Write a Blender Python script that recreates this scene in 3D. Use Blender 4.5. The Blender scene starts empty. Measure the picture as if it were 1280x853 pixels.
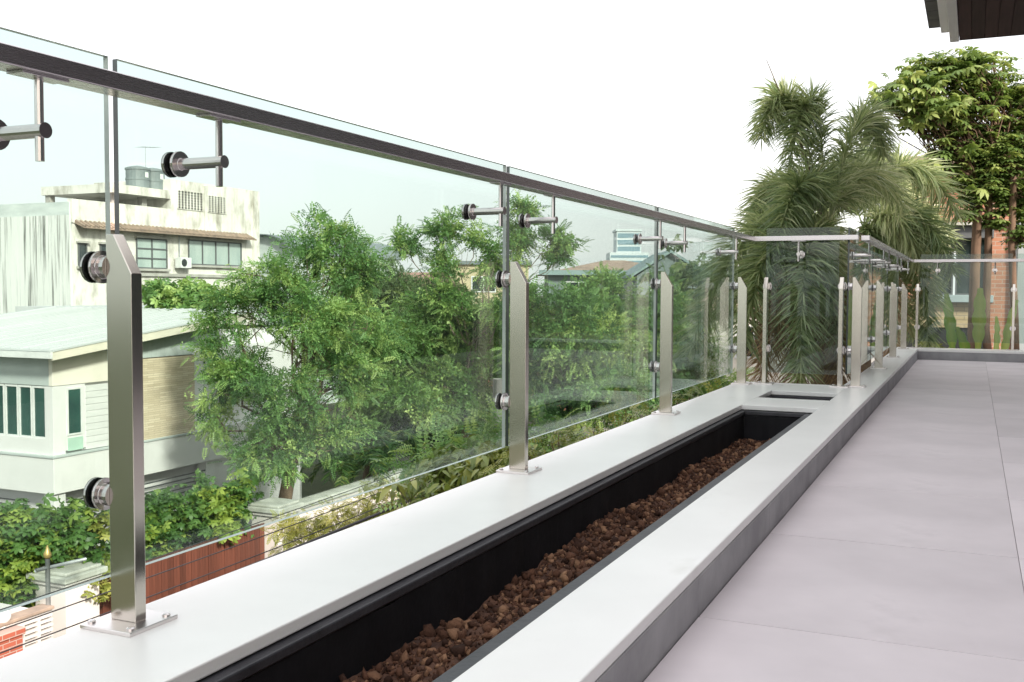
import bpy, math, random
import numpy as np
from mathutils import Matrix, Vector

scene = bpy.context.scene
COL = scene.collection
random.seed(11)
RNG = np.random.default_rng(11)

# ---------------------------------------------------------------- camera
CAM_H = 0.728
yaw, pitch, roll = 0.422086, 0.048661, 0.0047916
F = Vector((-math.sin(yaw)*math.cos(pitch), math.cos(yaw)*math.cos(pitch), -math.sin(pitch)))
RT = Vector((math.cos(yaw), math.sin(yaw), 0.0))
UP = RT.cross(F)
RT2 = RT*math.cos(roll) + UP*math.sin(roll)
UP2 = UP*math.cos(roll) - RT*math.sin(roll)
cam_data = bpy.data.cameras.new('camera')
cam_data.sensor_width = 36.0
cam_data.lens = 1283.8/1280*36.0
cam_data.clip_start = 0.05
cam_data.clip_end = 4000.0
cam = bpy.data.objects.new('camera', cam_data)
COL.objects.link(cam)
M3 = Matrix((RT2, UP2, -F)).transposed()
cam.matrix_world = Matrix.Translation((0, 0, CAM_H)) @ M3.to_4x4()
scene.camera = cam

# ---------------------------------------------------------------- sky
SUN_AZ = math.radians(124)      # measured from +Y towards +X
SUN_EL = math.radians(29)
world = bpy.data.worlds.new('World')
scene.world = world
world.use_nodes = True
wn = world.node_tree
wn.nodes.clear()
w_out = wn.nodes.new('ShaderNodeOutputWorld')
w_sky = wn.nodes.new('ShaderNodeTexSky')
w_sky.sky_type = 'NISHITA'
w_sky.sun_disc = False
w_sky.sun_elevation = SUN_EL
w_sky.sun_rotation = SUN_AZ
w_sky.air_density = 1.0
w_sky.dust_density = 4.0
w_bg1 = wn.nodes.new('ShaderNodeBackground')
w_bg1.inputs['Strength'].default_value = 0.05
w_bg2 = wn.nodes.new('ShaderNodeBackground')       # even white cloud layer
w_bg2.inputs['Color'].default_value = (1.0, 0.972, 0.955, 1)
w_bg2.inputs['Strength'].default_value = 0.95
w_add = wn.nodes.new('ShaderNodeAddShader')
wn.links.new(w_sky.outputs[0], w_bg1.inputs['Color'])
wn.links.new(w_bg1.outputs[0], w_add.inputs[0])
wn.links.new(w_bg2.outputs[0], w_add.inputs[1])
wn.links.new(w_add.outputs[0], w_out.inputs['Surface'])

# ---------------------------------------------------------------- sun (hazy, soft)
sd = bpy.data.lights.new('sun', 'SUN')
sd.energy = 5.0
sd.angle = math.radians(6.0)
sd.color = (1.0, 0.93, 0.82)
sun = bpy.data.objects.new('sun', sd)
COL.objects.link(sun)
sdir = Vector((math.sin(SUN_AZ)*math.cos(SUN_EL), math.cos(SUN_AZ)*math.cos(SUN_EL), math.sin(SUN_EL)))
sun.rotation_euler = (-sdir).to_track_quat('-Z', 'Y').to_euler()
sun.location = sdir*60

# ---------------------------------------------------------------- exposure
scene.view_settings.view_transform = 'Standard'
scene.view_settings.look = 'None'
scene.view_settings.exposure = 0.52
scene.view_settings.gamma = 1.0
scene.view_settings.use_curve_mapping = False
scene.cycles.max_bounces = 10
scene.cycles.transparent_max_bounces = 24
scene.cycles.diffuse_bounces = 4
scene.cycles.use_denoising = True
scene.cycles.sample_clamp_indirect = 6.0

# ================================================================ materials
def new_mat(name):
    m = bpy.data.materials.new(name)
    m.use_nodes = True
    nt = m.node_tree
    return m, nt, nt.nodes['Principled BSDF'], nt.nodes['Material Output']

def L(nt, a, b):
    nt.links.new(a, b)

def ramp(nt, stops):
    r = nt.nodes.new('ShaderNodeValToRGB')
    e = r.color_ramp.elements
    while len(e) > 2:
        e.remove(e[-1])
    for i, (p, c) in enumerate(stops):
        if i < 2:
            e[i].position = p
            e[i].color = (*c, 1)
        else:
            x = e.new(p)
            x.color = (*c, 1)
    return r

def noise(nt, scale, detail=4.0, rough=0.55, mapping=None, coord='Object'):
    tc = nt.nodes.new('ShaderNodeTexCoord')
    n = nt.nodes.new('ShaderNodeTexNoise')
    n.inputs['Scale'].default_value = scale
    n.inputs['Detail'].default_value = detail
    n.inputs['Roughness'].default_value = rough
    src = tc.outputs[coord]
    if mapping:
        mp = nt.nodes.new('ShaderNodeMapping')
        mp.inputs['Scale'].default_value = mapping
        L(nt, src, mp.inputs['Vector'])
        src = mp.outputs[0]
    L(nt, src, n.inputs['Vector'])
    return n

def surf(name, c1, c2=None, scale=4.0, rough=0.6, metal=0.0, bump=0.0, bscale=None, mapping=None,
         lo=0.35, hi=0.65, spec=0.5, detail=4.0, wear=None):
    """plain surface: two close tones mottled by noise, fine relief, optional dark stains"""
    m, nt, b, o = new_mat(name)
    b.inputs['Roughness'].default_value = rough
    b.inputs['Metallic'].default_value = metal
    b.inputs['Specular IOR Level'].default_value = spec
    if c2 is None:
        c2 = tuple(x*0.86 for x in c1)
    n = noise(nt, scale, detail, mapping=mapping)
    r = ramp(nt, [(lo, c2), (hi, c1)])
    L(nt, n.outputs['Fac'], r.inputs[0])
    col = r.outputs[0]
    if wear:
        wc, wscale, wmap, wlo, whi = wear
        n2 = noise(nt, wscale, 6.0, 0.65, mapping=wmap)
        r2 = ramp(nt, [(wlo, (0, 0, 0)), (whi, (1, 1, 1))])
        L(nt, n2.outputs['Fac'], r2.inputs[0])
        mx = nt.nodes.new('ShaderNodeMixRGB')
        mx.inputs['Color2'].default_value = (*wc, 1)
        L(nt, r2.outputs[0], mx.inputs['Fac'])
        L(nt, col, mx.inputs['Color1'])
        col = mx.outputs[0]
    L(nt, col, b.inputs['Base Color'])
    if bump:
        n3 = noise(nt, bscale or scale*8, 5.0, mapping=mapping)
        bp = nt.nodes.new('ShaderNodeBump')
        bp.inputs['Strength'].default_value = bump
        bp.inputs['Distance'].default_value = 0.01
        L(nt, n3.outputs['Fac'], bp.inputs['Height'])
        L(nt, bp.outputs[0], b.inputs['Normal'])
    return m

def leaf_mat(name, dark, mid, light, trans=0.35, rough=0.45, spec=0.4):
    """foliage: each leaf carries its own tone in the 'tint' attribute"""
    m, nt, b, o = new_mat(name)
    at = nt.nodes.new('ShaderNodeAttribute')
    at.attribute_name = 'tint'
    r = ramp(nt, [(0.0, dark), (1.0, light)])
    x = r.color_ramp.elements.new(0.5)
    x.color = (*mid, 1)
    L(nt, at.outputs['Fac'], r.inputs[0])
    b.inputs['Roughness'].default_value = rough
    b.inputs['Specular IOR Level'].default_value = spec
    L(nt, r.outputs[0], b.inputs['Base Color'])
    t = nt.nodes.new('ShaderNodeBsdfTranslucent')
    hs = nt.nodes.new('ShaderNodeHueSaturation')
    hs.inputs['Hue'].default_value = 0.48
    hs.inputs['Saturation'].default_value = 1.15
    hs.inputs['Value'].default_value = 1.25
    L(nt, r.outputs[0], hs.inputs['Color'])
    L(nt, hs.outputs[0], t.inputs['Color'])
    ms = nt.nodes.new('ShaderNodeMixShader')
    ms.inputs[0].default_value = trans
    L(nt, b.outputs[0], ms.inputs[1])
    L(nt, t.outputs[0], ms.inputs[2])
    L(nt, ms.outputs[0], o.inputs['Surface'])
    return m

def pane_mat(name, tint, base_r=0.03):
    """clear float glass: tinted transmission, Fresnel-weighted mirror reflection"""
    m, nt, b, o = new_mat(name)
    nt.nodes.remove(b)
    lw = nt.nodes.new('ShaderNodeLayerWeight')
    lw.inputs['Blend'].default_value = 0.5
    p = nt.nodes.new('ShaderNodeMath'); p.operation = 'POWER'
    p.inputs[1].default_value = 5.0
    L(nt, lw.outputs['Facing'], p.inputs[0])
    mu = nt.nodes.new('ShaderNodeMath'); mu.operation = 'MULTIPLY_ADD'
    mu.inputs[1].default_value = 1.0 - base_r
    mu.inputs[2].default_value = base_r
    L(nt, p.outputs[0], mu.inputs[0])
    tr = nt.nodes.new('ShaderNodeBsdfTransparent')
    tr.inputs['Color'].default_value = (*tint, 1)
    gl = nt.nodes.new('ShaderNodeBsdfGlossy')
    gl.inputs['Roughness'].default_value = 0.01
    gl.inputs['Color'].default_value = (0.95, 1, 0.98, 1)
    # faint dust film
    n = noise(nt, 3.0, 8.0, 0.7)
    r = ramp(nt, [(0.45, (0.001,)*3), (0.8, (0.014,)*3)])
    L(nt, n.outputs['Fac'], r.inputs[0])
    df = nt.nodes.new('ShaderNodeBsdfDiffuse')
    df.inputs['Color'].default_value = (0.6, 0.62, 0.6, 1)
    m1 = nt.nodes.new('ShaderNodeMixShader')
    L(nt, mu.outputs[0], m1.inputs[0])
    L(nt, tr.outputs[0], m1.inputs[1])
    L(nt, gl.outputs[0], m1.inputs[2])
    m2 = nt.nodes.new('ShaderNodeMixShader')
    L(nt, r.outputs[0], m2.inputs[0])
    L(nt, m1.outputs[0], m2.inputs[1])
    L(nt, df.outputs[0], m2.inputs[2])
    L(nt, m2.outputs[0], o.inputs['Surface'])
    return m

def steel_mat(name, axis_scale, col=(0.60, 0.56, 0.51), rough=0.3):
    m, nt, b, o = new_mat(name)
    b.inputs['Metallic'].default_value = 1.0
    n = noise(nt, 1.0, 6.0, 0.7, mapping=axis_scale)
    r = ramp(nt, [(0.3, tuple(x*0.985 for x in col)), (0.7, col)])
    L(nt, n.outputs['Fac'], r.inputs[0])
    L(nt, r.outputs[0], b.inputs['Base Color'])
    mr = nt.nodes.new('ShaderNodeMapRange')
    mr.inputs['To Min'].default_value = rough-0.015
    mr.inputs['To Max'].default_value = rough+0.02
    L(nt, n.outputs['Fac'], mr.inputs['Value'])
    L(nt, mr.outputs[0], b.inputs['Roughness'])
    return m

def brick_mat(name, c1, c2, mortar, bw, bh, rough=0.85):
    m, nt, b, o = new_mat(name)
    b.inputs['Roughness'].default_value = rough
    tc = nt.nodes.new('ShaderNodeTexCoord')
    sp = nt.nodes.new('ShaderNodeSeparateXYZ')
    L(nt, tc.outputs['Object'], sp.inputs[0])
    ad = nt.nodes.new('ShaderNodeMath'); ad.operation = 'ADD'
    L(nt, sp.outputs[0], ad.inputs[0]); L(nt, sp.outputs[1], ad.inputs[1])
    cb = nt.nodes.new('ShaderNodeCombineXYZ')
    L(nt, ad.outputs[0], cb.inputs[0]); L(nt, sp.outputs[2], cb.inputs[1])
    br = nt.nodes.new('ShaderNodeTexBrick')
    br.inputs['Color1'].default_value = (*c1, 1)
    br.inputs['Color2'].default_value = (*c2, 1)
    br.inputs['Mortar'].default_value = (*mortar, 1)
    br.inputs['Scale'].default_value = 1.0
    br.inputs['Brick Width'].default_value = bw
    br.inputs['Row Height'].default_value = bh
    br.inputs['Mortar Size'].default_value = bh*0.09
    L(nt, cb.outputs[0], br.inputs['Vector'])
    L(nt, br.outputs['Color'], b.inputs['Base Color'])
    bp = nt.nodes.new('ShaderNodeBump'); bp.invert = True
    bp.inputs['Strength'].default_value = 0.5
    bp.inputs['Distance'].default_value = 0.01
    L(nt, br.outputs['Fac'], bp.inputs['Height'])
    L(nt, bp.outputs[0], b.inputs['Normal'])
    return m

def tint_mat(name, stops, rough=0.9, bump=0.0, bscale=60):
    m, nt, b, o = new_mat(name)
    g = nt.nodes.new('ShaderNodeNewGeometry')
    r = ramp(nt, stops)
    L(nt, g.outputs['Random Per Island'], r.inputs[0])
    L(nt, r.outputs[0], b.inputs['Base Color'])
    b.inputs['Roughness'].default_value = rough
    b.inputs['Specular IOR Level'].default_value = 0.2
    if bump:
        n = noise(nt, bscale, 6)
        bp = nt.nodes.new('ShaderNodeBump')
        bp.inputs['Strength'].default_value = bump
        bp.inputs['Distance'].default_value = 0.01
        L(nt, n.outputs['Fac'], bp.inputs['Height'])
        L(nt, bp.outputs[0], b.inputs['Normal'])
    return m

def object_tone_mat(name, c1, c2, rough, scale, mapping=None, bump=0.1, bscale=40, wear=None, spread=0.12):
    """like surf, with a slightly different tone for each object (tiles, boards)"""
    m = surf(name, c1, c2, scale, rough, bump=bump, bscale=bscale, mapping=mapping, wear=wear)
    nt = m.node_tree
    b = nt.nodes['Principled BSDF']
    src = b.inputs['Base Color'].links[0].from_socket
    oi = nt.nodes.new('ShaderNodeObjectInfo')
    mr = nt.nodes.new('ShaderNodeMapRange')
    mr.inputs['To Min'].default_value = 1-spread
    mr.inputs['To Max'].default_value = 1+spread
    L(nt, oi.outputs['Random'], mr.inputs['Value'])
    hs = nt.nodes.new('ShaderNodeHueSaturation')
    L(nt, mr.outputs[0], hs.inputs['Value'])
    L(nt, src, hs.inputs['Color'])
    L(nt, hs.outputs[0], b.inputs['Base Color'])
    return m

M = {}
M['coping'] = surf('white_coping', (0.90, 0.895, 0.88), (0.84, 0.835, 0.82), 2.2, 0.33, bump=0.04, bscale=90,
                   wear=((0.68, 0.665, 0.63), 2.2, (2, 1, 1), 0.62, 0.92))
M['riser'] = surf('grey_riser_tile', (0.36, 0.36, 0.37), (0.25, 0.25, 0.262), 5.0, 0.55, bump=0.1, bscale=60)
M['slab_edge'] = surf('slab_edge', (0.5, 0.48, 0.46), (0.36, 0.34, 0.33), 20, 0.7, bump=0.1)
M['tile'] = object_tone_mat('floor_tile', (0.70, 0.638, 0.665), (0.60, 0.545, 0.57), 0.48, 2.2, bump=0.06, bscale=160,
                            wear=((0.50, 0.45, 0.47), 1.3, (1, 1, 1), 0.60, 0.82), spread=0.06)
M['grout'] = surf('grout', (0.27, 0.245, 0.25), None, 30, 0.9)
M['liner'] = surf('black_liner', (0.010, 0.010, 0.013), (0.006, 0.006, 0.008), 8, 0.7, bump=0.2, bscale=40, spec=0.3)
M['liner_rim'] = surf('liner_rim', (0.05, 0.05, 0.058), (0.03, 0.03, 0.036), 12, 0.5, bump=0.15, bscale=60)
M['soil'] = surf('soil', (0.13, 0.062, 0.038), (0.05, 0.024, 0.016), 14, 0.95, bump=0.8, bscale=60)
M['chunk'] = tint_mat('bark_chunk', [(0.0, (0.035, 0.017, 0.012)), (0.7, (0.125, 0.06, 0.037)), (1.0, (0.30, 0.17, 0.10))], bump=0.6, bscale=90)
M['lump'] = surf('clay_lump', (0.46, 0.22, 0.12), (0.26, 0.12, 0.07), 25, 0.9, bump=0.6, bscale=50)
M['steel'] = steel_mat('brushed_steel_upright', (500, 500, 3.0), (0.64, 0.60, 0.54), 0.18)
M['steel_rail'] = steel_mat('brushed_steel_rail', (500, 3.0, 500), (0.66, 0.63, 0.64), 0.27)
M['steel_turned'] = steel_mat('turned_steel', (30, 30, 30), (0.64, 0.61, 0.60), 0.2)
M['steel_plate'] = steel_mat('steel_plate', (40, 40, 40), (0.8, 0.76, 0.75), 0.35)
M['rubber'] = surf('black_rubber', (0.012, 0.014, 0.014), None, 10, 0.5)
M['pane'] = pane_mat('balustrade_glass', (0.785, 0.842, 0.822))
M['pane_edge'] = surf('glass_edge', (0.035, 0.055, 0.05), (0.02, 0.03, 0.028), 20, 0.12, spec=0.8)
M['pane_edge_lit'] = surf('glass_edge_lit', (0.66, 0.68, 0.665), (0.56, 0.58, 0.57), 20, 0.2)  # far, top and bottom edges coloured bright as if catching light
M['dark_glass'] = surf('window_glass', (0.03, 0.045, 0.045), (0.018, 0.03, 0.03), 1.2, 0.06, spec=0.8)
M['teal_glass'] = surf('tinted_window_glass', (0.035, 0.10, 0.085), (0.02, 0.06, 0.055), 1.2, 0.08, spec=0.8)
M['pale_glass'] = surf('curtained_window_glass', (0.42, 0.50, 0.47), (0.30, 0.38, 0.36), 0.9, 0.12, spec=0.7, mapping=(1, 1, 0.3))
M['frosted'] = surf('frosted_panel', (0.42, 0.60, 0.50), (0.38, 0.55, 0.46), 3, 0.3)
M['white_frame'] = surf('white_frame', (0.72, 0.74, 0.73), None, 6, 0.4)
M['grey_frame'] = surf('grey_frame', (0.12, 0.125, 0.13), None, 6, 0.4)
M['house_white'] = surf('house_render', (0.69, 0.69, 0.685), (0.63, 0.63, 0.625), 1.0, 0.7, bump=0.1, bscale=30, wear=((0.48, 0.50, 0.48), 0.8, (2, 2, 0.4), 0.62, 0.85))
M['house_cream'] = surf('house_cream_board', (0.78, 0.74, 0.66), (0.72, 0.68, 0.60), 1.2, 0.6, bump=0.06)
M['house_siding'] = surf('house_siding_board', (0.66, 0.67, 0.66), (0.60, 0.61, 0.60), 1.6, 0.55, mapping=(1, 1, 6))
M['house_grey'] = surf('house_grey_board', (0.48, 0.53, 0.52), (0.42, 0.47, 0.46), 1.2, 0.6)
M['stone_clad'] = brick_mat('ledgestone', (0.68, 0.59, 0.44), (0.52, 0.44, 0.31), (0.40, 0.33, 0.24), 0.42, 0.055)
M['metal_roof'] = surf('pale_metal_roof', (0.53, 0.555, 0.55), (0.47, 0.495, 0.49), 0.7, 0.45, bump=0.02, mapping=(4, 0.3, 1))
M['fascia'] = surf('cream_fascia', (0.70, 0.66, 0.55), (0.6, 0.57, 0.48), 1.5, 0.55)
M['louvre'] = surf('dark_louvre', (0.045, 0.05, 0.052), (0.03, 0.034, 0.036), 6, 0.5)
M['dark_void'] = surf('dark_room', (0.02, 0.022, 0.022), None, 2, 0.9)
M['old_plaster'] = surf('weathered_plaster', (0.73, 0.715, 0.67), (0.65, 0.635, 0.59), 0.5, 0.85, bump=0.1, bscale=10,
                        wear=((0.24, 0.225, 0.18), 1.5, (1.0, 1.0, 0.4), 0.47, 0.74))
M['old_streaked'] = surf('streaked_plaster', (0.74, 0.76, 0.74), (0.64, 0.66, 0.64), 0.6, 0.9, mapping=(1, 1, 0.2),
                         wear=((0.10, 0.105, 0.095), 4.5, (1.5, 1.5, 0.05), 0.50, 0.66))
M['corrugated'] = surf('corrugated_sheet', (0.62, 0.67, 0.66), (0.5, 0.55, 0.54), 1.0, 0.5, mapping=(1, 1, 3))
M['rust_tile'] = surf('old_awning_tile', (0.36, 0.27, 0.21), (0.22, 0.17, 0.14), 3, 0.9, bump=0.2)
M['tank'] = surf('grey_water_tank', (0.20, 0.235, 0.24), (0.15, 0.18, 0.185), 2, 0.5)
M['concrete'] = surf('concrete', (0.44, 0.43, 0.40), (0.33, 0.32, 0.30), 1.4, 0.9, bump=0.15, wear=((0.16, 0.15, 0.13), 0.9, (1, 1, 0.4), 0.58, 0.8))
M['red_slat'] = object_tone_mat('red_wood_slat', (0.135, 0.045, 0.027), (0.085, 0.028, 0.017), 0.55, 3.0, mapping=(6, 6, 0.5), bump=0.15, spread=0.28)
M['wall_white'] = surf('painted_wall', (0.66, 0.62, 0.60), (0.58, 0.545, 0.52), 0.8, 0.8, bump=0.1, bscale=20, wear=((0.5, 0.47, 0.43), 0.7, (1, 1, 0.35), 0.62, 0.85))
M['coping_old'] = surf('weathered_coping', (0.52, 0.53, 0.48), (0.36, 0.37, 0.33), 3.0, 0.85, bump=0.2)
M['brick_red'] = brick_mat('red_brick', (0.40, 0.10, 0.06), (0.30, 0.075, 0.045), (0.42, 0.30, 0.26), 0.22, 0.075)
M['brick_orange'] = brick_mat('orange_brick', (0.44, 0.20, 0.12), (0.34, 0.15, 0.095), (0.40, 0.30, 0.24), 0.26, 0.085)
M['brick_cream'] = brick_mat('cream_brick', (0.50, 0.38, 0.24), (0.42, 0.31, 0.19), (0.30, 0.24, 0.17), 0.3, 0.09)
M['grey_blue'] = surf('grey_blue_paint', (0.34, 0.40, 0.42), (0.29, 0.34, 0.36), 1, 0.7)
M['opal'] = surf('opal_globe', (0.82, 0.80, 0.78), (0.76, 0.74, 0.72), 3, 0.25)
M['pole_grey'] = surf('galvanised_pole', (0.40, 0.42, 0.43), (0.3, 0.32, 0.33), 6, 0.45, metal=0.3)
M['gold'] = surf('gilded_finial', (0.55, 0.40, 0.16), None, 6, 0.4, metal=0.6)
M['teal_paint'] = surf('teal_plastic', (0.08, 0.40, 0.38), None, 6, 0.4)
M['blue_paint'] = surf('blue_plastic', (0.04, 0.16, 0.42), None, 6, 0.4)
M['cable'] = surf('black_cable', (0.03, 0.026, 0.03), None, 10, 0.6)
M['yellow_wall'] = surf('yellow_render', (0.52, 0.45, 0.29), (0.46, 0.40, 0.26), 0.3, 0.85, wear=((0.36, 0.3, 0.18), 0.4, (1, 1, 0.4), 0.6, 0.85))
M['far_grey'] = surf('far_grey_wall', (0.22, 0.27, 0.27), (0.17, 0.21, 0.21), 0.3, 0.8)
M['roof_brown'] = surf('brown_tiled_roof', (0.36, 0.27, 0.21), (0.27, 0.2, 0.16), 0.8, 0.85, mapping=(1, 1, 4))
M['roof_terra'] = surf('terracotta_roof', (0.50, 0.22, 0.12), (0.38, 0.16, 0.09), 1.5, 0.85, mapping=(3, 3, 3), bump=0.2)
M['roof_red'] = surf('red_sheet_roof', (0.36, 0.21, 0.17), (0.31, 0.18, 0.15), 0.6, 0.7)
M['teal_trim'] = surf('teal_fascia', (0.24, 0.33, 0.33), None, 1, 0.6)
M['tower'] = surf('hazed_tower', (0.62, 0.68, 0.70), (0.55, 0.62, 0.65), 0.05, 0.5)  # distance haze put into the pale colour; no haze volume is built
M['tower_glass'] = surf('tower_glass', (0.22, 0.34, 0.40), (0.18, 0.29, 0.35), 0.05, 0.2)
M['asphalt'] = surf('asphalt', (0.055, 0.055, 0.056), (0.04, 0.04, 0.041), 1.5, 0.9, bump=0.3, bscale=80)
M['paving'] = surf('paving', (0.30, 0.28, 0.26), (0.22, 0.21, 0.19), 2, 0.9, bump=0.2)
M['earth'] = surf('earth_and_grass', (0.075, 0.085, 0.035), (0.04, 0.05, 0.022), 0.6, 0.95, bump=0.5, bscale=12)
M['soffit'] = object_tone_mat('dark_soffit_board', (0.055, 0.026, 0.023), (0.038, 0.018, 0.016), 0.9, 4, mapping=(8, 0.6, 8), bump=0.1, spread=0.25)
M['eave_fascia'] = surf('pale_grey_fascia', (0.78, 0.75, 0.74), (0.7, 0.67, 0.66), 2, 0.5)
M['eave_tile'] = surf('grey_roof_tile', (0.13, 0.12, 0.12), (0.09, 0.085, 0.085), 3, 0.7, bump=0.15)
M['unseen_wall'] = surf('unseen_dark_wall', (0.085, 0.072, 0.08), (0.07, 0.058, 0.065), 2, 0.7, bump=0.1)  # unseen walls, kept dark for the rail and glass reflections
M['bark'] = surf('bark', (0.19, 0.135, 0.095), (0.10, 0.07, 0.05), 5, 0.95, bump=0.7, bscale=18, mapping=(1, 1, 0.4))
M['bark_red'] = surf('reddish_bark', (0.22, 0.135, 0.09), (0.10, 0.06, 0.04), 5, 0.9, bump=0.5, bscale=18, mapping=(1, 1, 0.4))
M['bark_pale'] = surf('pale_bark', (0.24, 0.20, 0.145), (0.14, 0.115, 0.085), 5, 0.9, bump=0.5, bscale=18, mapping=(1, 1, 0.4))
M['palm_trunk'] = surf('palm_trunk', (0.25, 0.19, 0.14), (0.13, 0.095, 0.07), 3, 0.95, bump=0.6, bscale=8, mapping=(1, 1, 6))
M['fibre'] = surf('dead_frond_fibre', (0.24, 0.155, 0.10), (0.13, 0.085, 0.055), 6, 0.95, bump=0.6, bscale=30, mapping=(3, 3, 0.5))
M['leaf_fine'] = leaf_mat('fine_leaf', (0.068, 0.155, 0.052), (0.170, 0.325, 0.10), (0.41, 0.54, 0.18))
M['leaf_fresh'] = leaf_mat('fresh_leaf', (0.095, 0.19, 0.06), (0.205, 0.36, 0.11), (0.44, 0.56, 0.20))
M['leaf_dull'] = leaf_mat('far_leaf', (0.103, 0.161, 0.075), (0.149, 0.218, 0.098), (0.241, 0.299, 0.138))
M['leaf_hedge'] = leaf_mat('hedge_leaf', (0.05, 0.12, 0.03), (0.105, 0.215, 0.05), (0.33, 0.42, 0.08))
M['leaf_gold'] = leaf_mat('golden_leaf', (0.14, 0.17, 0.035), (0.28, 0.31, 0.07), (0.50, 0.48, 0.15))
M['leaf_gloss'] = leaf_mat('glossy_leaf', (0.08, 0.13, 0.03), (0.18, 0.235, 0.055), (0.36, 0.37, 0.11), 0.25, 0.3, 0.5)
M['leaf_foxtail'] = leaf_mat('foxtail_leaflet', (0.125, 0.19, 0.085), (0.29, 0.36, 0.165), (0.60, 0.62, 0.38), 0.42, 0.34, 0.6)
M['leaf_dead'] = leaf_mat('dry_leaflet', (0.161, 0.103, 0.057), (0.276, 0.184, 0.098), (0.414, 0.310, 0.172), 0.2, 0.7)
M['leaf_schef'] = leaf_mat('umbrella_leaf', (0.085, 0.145, 0.045), (0.18, 0.265, 0.08), (0.40, 0.46, 0.16), 0.42, 0.35, 0.5)
M['leaf_banana'] = leaf_mat('banana_leaf', (0.12, 0.24, 0.06), (0.20, 0.34, 0.09), (0.42, 0.48, 0.16), 0.35, 0.4)
M['leaf_areca'] = leaf_mat('areca_leaflet', (0.03, 0.075, 0.025), (0.06, 0.125, 0.035), (0.20, 0.24, 0.06), 0.25, 0.4)

# ================================================================ mesh helpers
class MB:
    """collects faces of one mesh"""
    def __init__(self):
        self.v = []; self.f = []; self.m = []
    def quad(self, a, b, c, d, mi=0):
        i = len(self.v); self.v += [a, b, c, d]; self.f.append((i, i+1, i+2, i+3)); self.m.append(mi)
    def box(self, x0, x1, y0, y1, z0, z1, mi=0):
        i = len(self.v)
        self.v += [(x0,y0,z0),(x1,y0,z0),(x1,y1,z0),(x0,y1,z0),(x0,y0,z1),(x1,y0,z1),(x1,y1,z1),(x0,y1,z1)]
        for q in ((0,3,2,1),(4,5,6,7),(0,1,5,4),(1,2,6,5),(2,3,7,6),(3,0,4,7)):
            self.f.append(tuple(i+k for k in q)); self.m.append(mi)
        return self
    def prism(self, pts, axis, a0, a1, mi=0):
        """polygon (2-D) extruded along axis 'x','y' or 'z'"""
        n = len(pts); i = len(self.v)
        def mk(p, a):
            return {'y': (p[0], a, p[1]), 'x': (a, p[0], p[1]), 'z': (p[0], p[1], a)}[axis]
        self.v += [mk(p, a0) for p in pts] + [mk(p, a1) for p in pts]
        self.f.append(tuple(i+k for k in range(n))[::-1]); self.m.append(mi)
        self.f.append(tuple(i+n+k for k in range(n))); self.m.append(mi)
        for k in range(n):
            k2 = (k+1) % n
            self.f.append((i+k, i+k2, i+n+k2, i+n+k)); self.m.append(mi)
        return self
    def tube(self, pts, radii, n=8, mi=0, cap=True):
        pts = [Vector(p) for p in pts]
        if not hasattr(radii, '__len__'):
            radii = [radii]*len(pts)
        i0 = len(self.v)
        ref = None
        for k, p in enumerate(pts):
            d = (pts[min(k+1, len(pts)-1)] - pts[max(k-1, 0)])
            d = d.normalized() if d.length > 1e-9 else Vector((0, 0, 1))
            if ref is None:
                ref = Vector((1, 0, 0)) if abs(d.x) < 0.8 else Vector((0, 1, 0))
            a = d.cross(ref)
            a = a.normalized() if a.length > 1e-6 else d.orthogonal().normalized()
            b = d.cross(a)
            ref = b.cross(d) if False else ref
            for q in range(n):
                t = 2*math.pi*q/n
                self.v.append(tuple(p + (a*math.cos(t) + b*math.sin(t))*radii[k]))
        for k in range(len(pts)-1):
            for q in range(n):
                q2 = (q+1) % n
                A = i0+k*n
                self.f.append((A+q, A+q2, A+n+q2, A+n+q)); self.m.append(mi)
        if cap:
            self.f.append(tuple(i0+q for q in range(n))); self.m.append(mi)
            E_ = i0+(len(pts)-1)*n
            self.f.append(tuple(E_+q for q in range(n))[::-1]); self.m.append(mi)
        return self
    def lathe(self, prof, n=16, c=(0, 0, 0), mi=0):
        """profile of (r, z) round the z axis"""
        i0 = len(self.v)
        for r, z in prof:
            for q in range(n):
                t = 2*math.pi*q/n
                self.v.append((c[0]+r*math.cos(t), c[1]+r*math.sin(t), c[2]+z))
        for k in range(len(prof)-1):
            for q in range(n):
                q2 = (q+1) % n
                A = i0+k*n
                self.f.append((A+q, A+q2, A+n+q2, A+n+q)); self.m.append(mi)
        self.f.append(tuple(i0+q for q in range(n))[::-1]); self.m.append(mi)
        E_ = i0+(len(prof)-1)*n
        self.f.append(tuple(E_+q for q in range(n))); self.m.append(mi)
        return self
    def mesh(self, name, mats, smooth=False):
        me = bpy.data.meshes.new(name)
        me.from_pydata([tuple(p) for p in self.v], [], self.f)
        for m in (mats if isinstance(mats, (list, tuple)) else [mats]):
            me.materials.append(M[m])
        if any(self.m):
            me.polygons.foreach_set('material_index', self.m)
        if smooth:
            me.polygons.foreach_set('use_smooth', [True]*len(me.polygons))
        me.update()
        return me
    def build(self, name, mats, parent=None, loc=(0, 0, 0), smooth=False, bevel=0.0):
        return link(name, self.mesh(name, mats, smooth), parent, loc, bevel=bevel)

def link(name, me, parent=None, loc=(0, 0, 0), rot=(0, 0, 0), bevel=0.0):
    o = bpy.data.objects.new(name, me)
    COL.objects.link(o)
    o.location = loc
    o.rotation_euler = rot
    if parent is not None:
        o.parent = parent
    if bevel:
        b = o.modifiers.new('bevel', 'BEVEL')
        b.width = bevel; b.segments = 2; b.limit_method = 'ANGLE'
    return o

def box_part(name, mat, parent, x0, x1, y0, y1, z0, z1, bevel=0.0):
    return MB().box(x0, x1, y0, y1, z0, z1).build(name, mat, parent, bevel=bevel)

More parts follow.
